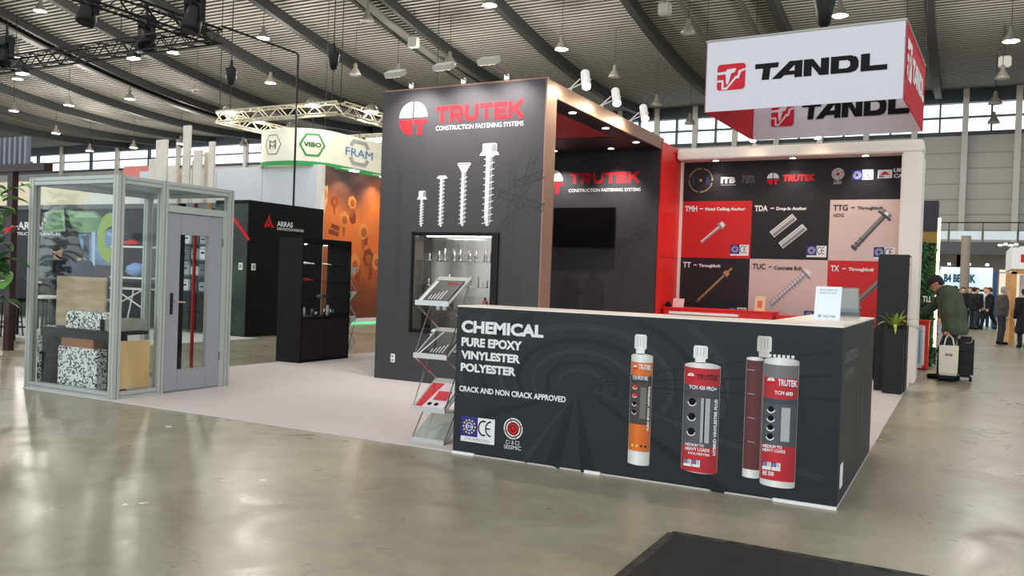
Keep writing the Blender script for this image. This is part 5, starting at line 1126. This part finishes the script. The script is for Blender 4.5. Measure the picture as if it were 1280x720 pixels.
# ================================================================== RIGHT AISLE
gw=empty('plant_wall',(.05,13.1,0),'green plant wall tower with dark and gold header at the aisle','plant wall')
MB().box(-2.2,.2,13.05,13.5,0,2.5).build('core',mat('plant_core',(36,58,34),.9),gw)
MB().box(-2.2,.22,13.0,13.5,2.72,3.35).build('header',mat('header_dark',(52,50,58),.5),gw); MB().box(-2.2,.22,13.0,13.5,2.5,2.72).build('gold_band',mat('gold_band',(150,118,52),.4),gw)
MB().box(.22,.27,13.0,13.05,.4,3.0).build('light_strip',mat('warm_strip',(255,240,200),.4,emit=(255,230,180),estr=4),gw)
mb=MB(); rnd=random.Random(3)
for k in range(2600):
    if rnd.random()<.8: c_=V((rnd.uniform(-.6,.22),13.04,rnd.uniform(.05,2.5))); n=V((0,-1,0))
    else: c_=V((.21,rnd.uniform(13.05,13.5),rnd.uniform(.05,2.5))); n=V((1,0,0))
    a=V((rnd.gauss(0,1),rnd.gauss(0,.6),rnd.gauss(0,1))).normalized(); b=a.cross(n+V((rnd.gauss(0,.5),rnd.gauss(0,.5),rnd.gauss(0,.5)))).normalized(); s=rnd.uniform(.03,.06); c_=c_+n*rnd.uniform(0,.06)
    mb.add([c_-a*s,c_+b*s*.5,c_+a*s,c_-b*s*.5],[(0,1,2,3)])
mb.build('foliage',mat('wall_foliage',(64,112,58),.5,noise=.5,nscale=9,c2=(30,64,34)),gw,kind='stuff')
PWL=PY(13.0-.08); text('TLL',PWL,(-.0,1.30),(.17,1.42),PRW,gw,.03)
q=empty('low_counter',(-.1,12.3,0),'low red counter with a white front below the plant wall','counter'); MB().bbox(-1.2,.16,12,12.6,.02,.92,.01).build('body',RED,q); MB().bbox(-1.22,.18,11.98,12.62,.92,.95,.006).build('top',RED,q); MB().box(-1.15,.1,11.985,12,.1,.85).build('front_panel',WHT,q)
q=empty('info_board',(0,11.05,0),'white upright info board on a foot near the plant wall','board'); MB().bbox(-.3,.1,11.0,11.03,.12,.9,.005).build('panel',WHT,q); MB().box(-.25,.05,10.9,11.15,0,.02).build('foot',ALU,q); MB().box(-.12,-.08,11.0,11.03,.02,.12).build('stem',ALU,q); rect(PY(10.998),.0,.2,.07,.8,.002).build('printed_stripe',mat('print_skyblue',(150,190,220),.6),q)
# far lit sign booth under the gallery
fs=empty('far_sign_booth',(.9,40.3,0),'pale blue lit fascia with blue lettering under the far gallery','booth'); LIT=mat('lit_fascia',(214,236,246),.5,emit=(206,232,246),estr=.35)
MB().box(-.3,1.95,40,40.2,1.72,2.75).build('fascia',LIT,fs); MB().box(-.3,1.95,40.02,40.2,1.62,1.72).build('dark_rail',DGR,fs); MB().box(.9,1.95,40.05,40.2,.0,1.62).build('lower_panel',LIT,fs); MB().box(-.3,.9,40.05,40.2,.0,1.62).build('blue_panel',mat('panel_blue',(70,104,150),.5),fs)
PF=PY(40); text('B4 BERNK',PF,(-.1,2.02),(1.25,2.42),mat('sign_navy',(40,72,104),.6),fs,.06)
for x in(.1,.95,1.7): MB().box(x-.06,x+.06,39.7,39.8,2.85,2.93).build('spot_lamp',mat('far_spot',(255,255,255),.4,emit=(255,255,255),estr=12),fs); MB().box(x-.015,x+.015,39.75,40.1,2.87,2.89).build('spot_arm',DGR,fs)
MB().box(1.9,2.03,36.4,36.5,0,2.5).build('blue_banner',mat('banner_blue',(44,74,124),.6),label='narrow dark blue upright banner beside the far sign',cat='banner')
q=empty('cream_partition',(2.3,34.9,0),'bright cream partition wall behind the white-haired man','partition'); MB().box(2.05,3.4,34.8,34.95,0,2.55).build('panel',mat('cream_lit',(252,236,214),.6),q); MB().box(2.05,3.4,34.79,34.8,2.4,2.45).build('seam',PGR,q)
wbth=empty('wooden_booth',(2.8,24.5,0),'tan wooden booth frame with white fascia at the right edge','booth'); WT=mat('tan_wood',(206,152,92),.5,noise=.15,nscale=2)
MB().box(2.02,2.16,24.0,24.14,0,2.22).build('post',WT,wbth); MB().box(2.02,4.5,24,24.14,2.15,2.3).build('beam',WT,wbth); MB().box(2.02,2.16,24.14,28,0,2.22).build('side_wall',WT,wbth)
MB().box(2.0,4.5,23.95,24.1,2.3,3.0).build('fascia',WHT,wbth); MB().box(2.0,2.1,24.1,28,2.3,3.0).build('fascia',WHT,wbth); MB().box(2.3,4.5,25.2,25.3,0,2.15).build('rear_wall',WHT,wbth); rect(PY(23.95),2.24,2.5,2.5,2.75,.003).build('red_logo',PRR,wbth)
text('PRINT',PY(25.2),(2.4,1.5),(2.9,1.62),PGR,wbth,.02); MB().bbox(2.12,2.2,23.4,24,1.0,1.04,.004).build('shelf',WT,wbth)
bi=empty('light_rig',(1.95,23.4,2.95),'small white lamp rig above the wooden booth corner','lamp'); 
for k in range(4): MB().bbox(1.62+.14*k,1.72+.14*k,23.5,23.8,2.98+.03*(k%2),3.03+.03*(k%2),.008).build('lamp_bar',mat('rig_white',(240,240,240),.4,emit=(255,255,255),estr=2),bi)
MB().tube([(1.6,23.7,3.02),(2.2,23.95,2.98)],.02,5).build('arm',ALU,bi)

# ================================================================== PEOPLE  (smooth-union solids -> one continuous surface)
def surf(prims, h, k=.03):
    """prims: (a,b,ra,rb) tapered capsules, or (c,(rx,ry,rz)) ellipsoids; ('cut',point,normal) keeps the side the normal points from"""
    caps=[p for p in prims if not isinstance(p[0],str)]; cuts=[p for p in prims if isinstance(p[0],str)]
    lo=np.array([1e9]*3); hi=-lo
    for p in caps:
        if len(p)==4: r=max(p[2],p[3]); a=np.minimum(p[0],p[1])-r; b=np.maximum(p[0],p[1])+r
        else: a=np.array(p[0])-np.array(p[1]); b=np.array(p[0])+np.array(p[1])
        lo=np.minimum(lo,a); hi=np.maximum(hi,b)
    lo-=2.5*h; n=np.ceil((hi+2.5*h-lo)/h).astype(int)+1
    D=np.full(n,.3,np.float32)
    for p in caps:
        if len(p)==4: r=max(p[2],p[3])+k+2*h; a=np.minimum(p[0],p[1])-r; b=np.maximum(p[0],p[1])+r
        else: m=np.array(p[1])+k+2*h; a=np.array(p[0])-m; b=np.array(p[0])+m
        i0=np.maximum(0,np.floor((a-lo)/h).astype(int)); i1=np.minimum(n,np.ceil((b-lo)/h).astype(int)+1)
        g=[lo[j]+h*np.arange(i0[j],i1[j]) for j in range(3)]; X,Y_,Z_=np.meshgrid(*g,indexing='ij'); P=np.stack([X,Y_,Z_],-1)
        if len(p)==4:
            A=np.array(p[0],float); B=np.array(p[1],float); ab=B-A; t=np.clip(((P-A)@ab)/max(ab@ab,1e-9),0,1); d=np.linalg.norm(P-A-t[...,None]*ab,axis=-1)-(p[2]+(p[3]-p[2])*t)
        else:
            R_=np.array(p[1],float); q=(P-np.array(p[0]))/R_; l=np.linalg.norm(q,axis=-1); l2=np.linalg.norm(q/R_,axis=-1); d=l*(l-1)/np.maximum(l2,1e-6)
        s=tuple(slice(i0[j],i1[j]) for j in range(3)); o=D[s]; hh=np.clip(.5+.5*(o-d)/k,0,1); D[s]=o*(1-hh)+d*hh-k*hh*(1-hh)
    if cuts:
        g=[lo[j]+h*np.arange(n[j]) for j in range(3)]; X,Y_,Z_=np.meshgrid(*g,indexing='ij')
        for c_ in cuts:
            nn=np.array(c_[2],float); nn/=np.linalg.norm(nn); D=np.maximum(D,(X-c_[1][0])*nn[0]+(Y_-c_[1][1])*nn[1]+(Z_-c_[1][2])*nn[2])
    S=D<0; idx=-np.ones(np.array(n)-1,int); c8=[(i,j,l) for i in(0,1) for j in(0,1) for l in(0,1)]
    def sub(A,o): return A[o[0]:n[0]-1+o[0],o[1]:n[1]-1+o[1],o[2]:n[2]-1+o[2]]
    cnt=sum(sub(S,o).astype(int) for o in c8); act=(cnt>0)&(cnt<8); ii=np.argwhere(act); idx[act]=np.arange(len(ii))
    acc=np.zeros((len(ii),3)); w_=np.zeros(len(ii))
    for a in c8:
        for ax in range(3):
            if a[ax]==0:
                b=list(a); b[ax]=1; da=sub(D,a)[act]; db=sub(D,tuple(b))[act]; x=(da<0)!=(db<0); t=np.where(x,da/np.where(da==db,1,da-db),0)
                pt_=np.array(a,float)[None,:].repeat(len(ii),0); pt_[:,ax]+=t; acc[x]+=pt_[x]; w_[x]+=1
    V_=lo+h*(ii+acc/w_[:,None]); F_=[]
    for ax in range(3):
        o=[0,0,0]; o[ax]=1; s0=S[tuple(slice(0,n[j]-o[j]) for j in range(3))]; s1_=S[tuple(slice(o[j],n[j]) for j in range(3))]; e_=np.argwhere(s0!=s1_); u_,v_=(ax+1)%3,(ax+2)%3
        e_=e_[(e_[:,u_]>0)&(e_[:,v_]>0)&(e_[:,u_]<n[u_]-1)&(e_[:,v_]<n[v_]-1)]
        def at(du,dv): q=e_.copy(); q[:,u_]-=du; q[:,v_]-=dv; return idx[q[:,0],q[:,1],q[:,2]]
        Q=np.stack([at(1,1),at(0,1),at(0,0),at(1,0)],1); fl_2=~s0[e_[:,0],e_[:,1],e_[:,2]]; Q[fl_2]=Q[fl_2][:,::-1]; F_.append(Q[(Q>=0).all(1)])
    return V_,np.concatenate(F_)
SKIN=mat('skin',(206,160,136),.55); SKIN2=mat('skin_ruddy',(190,132,108),.55)
BASE=dict(pel=(0,0,.96),bel=(0,.01,1.12),che=(0,0,1.30),nec=(0,.0,1.47),hd=(0,.03,1.63),shl=(-.185,0,1.42),shr=(.185,0,1.42),ell=(-.24,-.03,1.13),elr=(.24,-.03,1.13),wrl=(-.24,.06,.88),wrr=(.24,.06,.88),
 hpl=(-.09,0,.93),hpr=(.09,0,.93),knl=(-.10,.02,.50),knr=(.10,.02,.50),anl=(-.10,-.02,.09),anr=(.10,-.02,.09),look=(0,1,0))
def person(label,loc,yaw,ht=1.78,pose={},vox=.02,coat=None,legs=None,shoe=PRK,hair=None,coatlen=.78,skirt=0,shirt=None,hood=False,skin=SKIN,beard=False,bulk=1.,group=None,cap=False,tie=None):
    J=dict(BASE); J.update(pose); s=ht/1.75; J={k_:np.array(v) for k_,v in J.items()}
    R_=np.array([[math.cos(yaw),-math.sin(yaw),0],[math.sin(yaw),math.cos(yaw),0],[0,0,1]]); L=np.array(loc)
    root=empty('person',loc,label,'person',group)
    def mk(name,prims,m,par,k=.03,v=None):
        P,F_=surf(prims,v or vox,k); P=(P*s)@R_.T+L; mb=MB(); mb.v=[tuple(p) for p in P]; mb.f=[tuple(int(x) for x in f) for f in F_]; mb.sm=True; return mb.build(name,m,par)
    hd=J['hd']; lk=J['look']/np.linalg.norm(J['look']); up=np.array([0,0,1.])-lk*lk[2]; up/=np.linalg.norm(up); rt=np.cross(lk,up)
    H=lambda x,y,z: hd+rt*x+lk*y+up*z
    pr=[(H(0,-.01,.03),H(0,.0,.03),.094,.094),(H(0,.035,-.05),H(0,.05,-.075),.062,.045),(J['nec'],H(0,-.02,-.06),.056,.052),
        (H(0,.092,.0),H(0,.112,-.028),.010,.015),(H(-.085,-.01,-.01),H(-.088,-.015,.02),.014,.018),(H(.085,-.01,-.01),H(.088,-.015,.02),.014,.018),(H(-.02,.085,-.062),H(.02,.085,-.062),.012,.012),(H(-.035,.078,.03),H(.035,.078,.03),.016,.016)]
    pr+=[(J['che'],J['bel'],.135,.125),(J['bel'],J['pel'],.125,.135),(J['shl'],J['shr'],.065,.065),(J['nec'],J['che'],.06,.12)]
    for sd,sg in(('l',-1),('r',1)):
        pr+=[(J['sh'+sd],J['el'+sd],.052,.042),(J['el'+sd],J['wr'+sd],.042,.029),(J['hp'+sd],J['kn'+sd],.085,.058),(J['kn'+sd],J['an'+sd],.058,.038)]
        an=J['an'+sd]; pr.append((an+[0,-.03,-.04],an+[0,.15,-.055],.04,.03))
        w0=J['wr'+sd]; d=(w0-J['el'+sd]); d/=np.linalg.norm(d); fw=np.array([0,1.,0])-d*d[1]; fw/=max(np.linalg.norm(fw),.2); out=np.cross(d,fw)
        pr.append((w0+d*.02,w0+d*.075,.028,.032))
        for j,(o,ln) in enumerate([(.030,.062),(.011,.074),(-.009,.07),(-.028,.055)]):
            b0=w0+d*.085+fw*o; m0=b0+d*ln*.5-out*sg*.012; e0=m0+d*ln*.42-out*sg*.026; rr_=.0095 if vox<.013 else .012; pr+=[(b0,m0,rr_,rr_),(m0,e0,rr_,rr_*.85)]
        pr.append((w0+d*.03+fw*.028,w0+d*.075+fw*.062,.013,.011)); pr.append((w0+d*.075+fw*.062,w0+d*.105+fw*.06,.011,.010))
    body=mk('body',pr,skin,root,.018)
    # eyes, brows, mouth
    if vox<.018:
        for sg in(-1,1):
            q=(H(sg*.033,.088,.005)*s)@R_.T+L; mb=MB(); mb.sm=True; mb.lathe([(.002,-.009),(.008,-.005),(.009,0),(.008,.005),(.002,.009)],q,8).build('eye',PRK,root)
        q=[(H(x,.098,-.058)*s)@R_.T+L for x in(-.022,0,.022)]; MB().tube([V(x) for x in q],.004,5).build('mouth',mat('lip',(150,84,76),.5),root)
    if hair: mk('hair',[(H(0,-.018,.045),H(0,-.005,.048),.104,.098),(H(0,-.06,-.0),H(0,-.07,-.03),.06,.05),('cut',H(0,.045,.02),lk*.8-up*.75),('cut',H(0,0,-.06),-up)],hair,root,.02)
    if beard: mk('beard',[(H(0,.045,-.075),H(0,.06,-.09),.052,.04),(H(-.06,.02,-.05),H(.06,.02,-.05),.035,.035),('cut',H(0,0,-.045),up)],hair,root,.02)
    if cap: mk('cap',[(H(0,-.012,.05),H(0,.0,.05),.108,.106),(H(0,.09,.045),H(0,.15,.03),.02,.018),(H(-.04,.1,.042),H(.04,.1,.042),.018,.018),('cut',H(0,0,.025),-up)],cap,root,.02)
    b=bulk
    tr=[(J['pel']+[0,0,.03],J['pel']-[0,0,.02],.15,.145)]
    for sd in'lr': tr+=[(J['hp'+sd],J['kn'+sd],.10,.075),(J['kn'+sd],J['an'+sd]+[0,0,.0],.075,.062)]
    mk('trousers',tr,legs,root,.03)
    for sd in'lr':
        an=J['an'+sd]; mk('shoe',[(an+[0,-.035,-.045],an+[0,.165,-.052],.048,.042),(an+[0,-.02,-.02],an+[0,-.02,.02],.048,.044),('cut',(0,0,max(0,an[2]-.09)+.001),(0,0,-1))],shoe,root,.02)
    ct=[(J['nec']-[0,0,.05],J['che'],.085,.165*b),(J['che'],J['bel'],.17*b,.165*b),(J['bel'],J['pel'],.165*b,.165*b),(J['shl'],J['shr'],.085*b,.085*b)]
    hem=J['pel']*1.; hem[2]=coatlen; 
    ct+=[(J['pel']+[-.05,0,0],hem+[-.07,-.01,.1],.13*b,.13*b+skirt),(J['pel']+[.05,0,0],hem+[.07,-.01,.1],.13*b,.13*b+skirt)]
    for sd in'lr':
        e_=J['el'+sd]; w0=J['wr'+sd]; ct+=[(J['sh'+sd],e_,.078*b,.062*b),(e_,e_+(w0-e_)*.93,.062*b,.048*b)]
    ct.append(('cut',(0,0,coatlen),(0,0,-1)))
    if shirt is not None:
        ct2=ct
        mk('shirt',[(J['nec']-[0,0,.0],J['che']+[0,.07,.02],.066,.085),(J['che']+[0,.07,.02],J['bel']+[0,.09,.05],.085,.07)],shirt,root,.02)
        if tie: mk('tie',[(J['nec']+[0,.07,-.04],J['che']+[0,.165,0],.016,.02),(J['che']+[0,.165,0],J['bel']+[0,.165,0],.02,.028)],tie,root,.01)
    cm=mk('coat',ct,coat,root,.035)
    if hood: mk('hood',[(J['nec']+[-.09,-.05,.02],J['nec']+[.09,-.05,.02],.075,.075),(J['nec']+[0,-.13,-.02],J['nec']+[0,-.14,-.08],.1,.08),(J['nec']+[-.09,.02,.0],J['nec']+[-.04,.09,-.05],.05,.035),(J['nec']+[.09,.02,.0],J['nec']+[.04,.09,-.05],.05,.035)],coat,root,.05)
    return root
GRC=mat('parka_green',(72,78,64),.8,noise=.2,nscale=14,bump=.3); JEAN=mat('dark_jeans',(44,48,56),.8); HBR=mat('hair_brown',(58,44,34),.7); HGY=mat('hair_grey',(150,142,132),.7); HBK=mat('hair_dark',(34,28,26),.7)
NAVY=mat('suit_navy',(34,40,62),.7); CHAR=mat('suit_charcoal',(44,46,54),.7); BKC=mat('coat_black',(24,24,28),.8); GYC=mat('coat_greybrown',(72,68,64),.8)
person('stooping man in a green parka reaching forward beside a suitcase',(.5,10.3,0),math.radians(90),1.82,dict(pel=(0,-.10,.96),bel=(0,-.07,1.13),che=(0,-.02,1.31),nec=(0,.09,1.48),hd=(0,.19,1.585),look=(0,1,-.55),
   shl=(-.19,.03,1.43),shr=(.19,.06,1.42),ell=(-.25,.0,1.13),wrl=(-.22,-.02,.86),elr=(.22,.24,1.2),wrr=(.16,.44,1.08),hpl=(-.09,-.10,.93),hpr=(.09,-.10,.93),knl=(-.10,-.04,.5),knr=(.11,.06,.5),anl=(-.10,-.12,.09),anr=(.11,.08,.09)),
   .011,GRC,JEAN,PRK,HBK,.76,.05,hood=True,skin=SKIN2,bulk=1.18,cap=mat('cap_dark',(38,34,34),.8))
ty,tx=9.88,.54
tot=empty('tote_bag',(tx,ty,.12),'cream canvas tote bag hanging in front of the stooping man','bag'); mb=MB(); vs_=[]
for z,wx,wy in((.12,.125,.04),(.16,.14,.06),(.4,.145,.05),(.62,.145,.025)): vs_+=[(tx-wx,ty-wy,z),(tx+wx,ty-wy,z),(tx+wx,ty+wy,z),(tx-wx,ty+wy,z)]
mb.add(vs_,[(3,2,1,0),(12,13,14,15)]+[(4*i+k_,4*i+(k_+1)%4,4*i+4+(k_+1)%4,4*i+4+k_) for i in range(3) for k_ in range(4)]).build('bag_body',mat('canvas_cream',(216,208,188),.85,noise=.08,nscale=10),tot)
for dy in(-.03,.03): MB().tube([(tx-.08,ty+dy,.6),(tx-.05,ty+.08+dy*.6,.74),(tx-.01,ty+.17,.80),(tx+.05,ty+.08+dy*.6,.74),(tx+.08,ty+dy,.6)],.010,6).build('bag_handle',mat('canvas_cream'),tot)
text('BE ONE',Pl((tx,ty-.05,.12)),(-.045,.33),(.055,.37),PRK,tot,.03,.012)
sx_,sy_=.80,10.55; su_=empty('suitcase',(sx_,sy_,0),'black upright suitcase standing behind the stooping man','suitcase'); SC=mat('suitcase_black',(14,15,18),.45)
MB().bbox(sx_-.14,sx_+.12,sy_-.2,sy_+.2,.06,.76,.045).build('shell',SC,su_); 
for z in(.3,.5): MB().box(sx_-.14,sx_+.12,sy_-.204,sy_-.2,z,z+.01).build('groove',PRK,su_)
for a in(-1,1):
    for b in(-1,1): MB().tube([(sx_-.01+a*.09-.02,sy_+b*.14,.03),(sx_-.01+a*.09+.02,sy_+b*.14,.03)],.03,8).build('wheel',PRK,su_)
MB().tube([(sx_-.08,sy_-.2,.70),(sx_-.04,sy_-.225,.66),(sx_+.05,sy_-.225,.66),(sx_+.09,sy_-.2,.7)],.008,6).build('carry_handle',CHR,su_)
bb=empty('trolley_bag',(.52,10.0,0),'low black trolley bag under the cream tote','bag'); MB().bbox(.37,.66,9.93,10.08,.05,.5,.03).build('shell',SC,bb)
for a in(.42,.6): MB().tube([(a-.02,9.98,.03),(a+.02,9.98,.03)],.03,8).build('wheel',PRK,bb)
person('person in pale trousers half hidden behind the stooping man',(.17,17.9,0),math.radians(120),1.72,{},.02,mat('coat_maroon',(96,48,48),.8),mat('trousers_pale',(176,160,160),.8),hair=HBR)
person('white-haired man in a grey-brown coat standing in profile',(1.78,23.5,0),math.radians(-75),1.74,dict(hd=(0,.07,1.62)),.016,GYC,JEAN,hair=HGY,coatlen=.82,shirt=PRW,bulk=1.1)
person('person in a long black coat cut by the right picture edge',(2.3,22.3,0),math.radians(20),1.68,{},.018,BKC,BKC,hair=HBK,coatlen=.42,skirt=.05)
person('striding man in a black suit beyond the white-haired man',(1.75,35.2,0),math.radians(95),1.78,dict(knl=(-.1,.22,.5),anl=(-.1,.30,.09),knr=(.1,-.12,.5),anr=(.1,-.36,.13)),.022,BKC,BKC,hair=HBR,shirt=PRW)
person('man in a pale jacket far back in the aisle beside the strider',(1.66,38.4,0),math.radians(170),1.8,{},.024,mat('jacket_pale',(206,206,210),.8),JEAN,hair=mat('hair_red',(150,80,50),.7))
for i,(x,y,a,lab) in enumerate([(.75,37.0,180,'far dark-clothed person at the left of the aisle crowd'),(1.05,38.2,160,'far dark-clothed person second in the aisle crowd'),(1.3,37.6,200,'far dark-clothed person in the middle of the aisle crowd'),(.45,33.5,30,'dark-clothed person just behind the parka of the stooping man'),(1.15,34.5,-40,'dark-clothed person with back turned nearest in the aisle crowd')]):
    person(lab,(x,y,0),math.radians(a),1.76+.03*(i%2),{},.026,[BKC,CHAR,BKC,GRC,BKC][i],JEAN,hair=[HBK,HBR][i%2],group='far visitors in the aisle')
person('bearded man in a dark suit facing right, seen through the cabin glass',(-18.1,6.5,.01),math.radians(-70),1.82,dict(wrr=(.12,.3,1.12),elr=(.24,.05,1.12)),.016,CHAR,CHAR,hair=HBR,shirt=PRW,beard=True)
person('man in a navy suit with back turned, seen through the cabin glass',(-17.1,6.4,.01),math.radians(35),1.78,dict(wrl=(-.1,.28,1.1)),.016,NAVY,NAVY,hair=HBR,shirt=PRW,bulk=1.1)
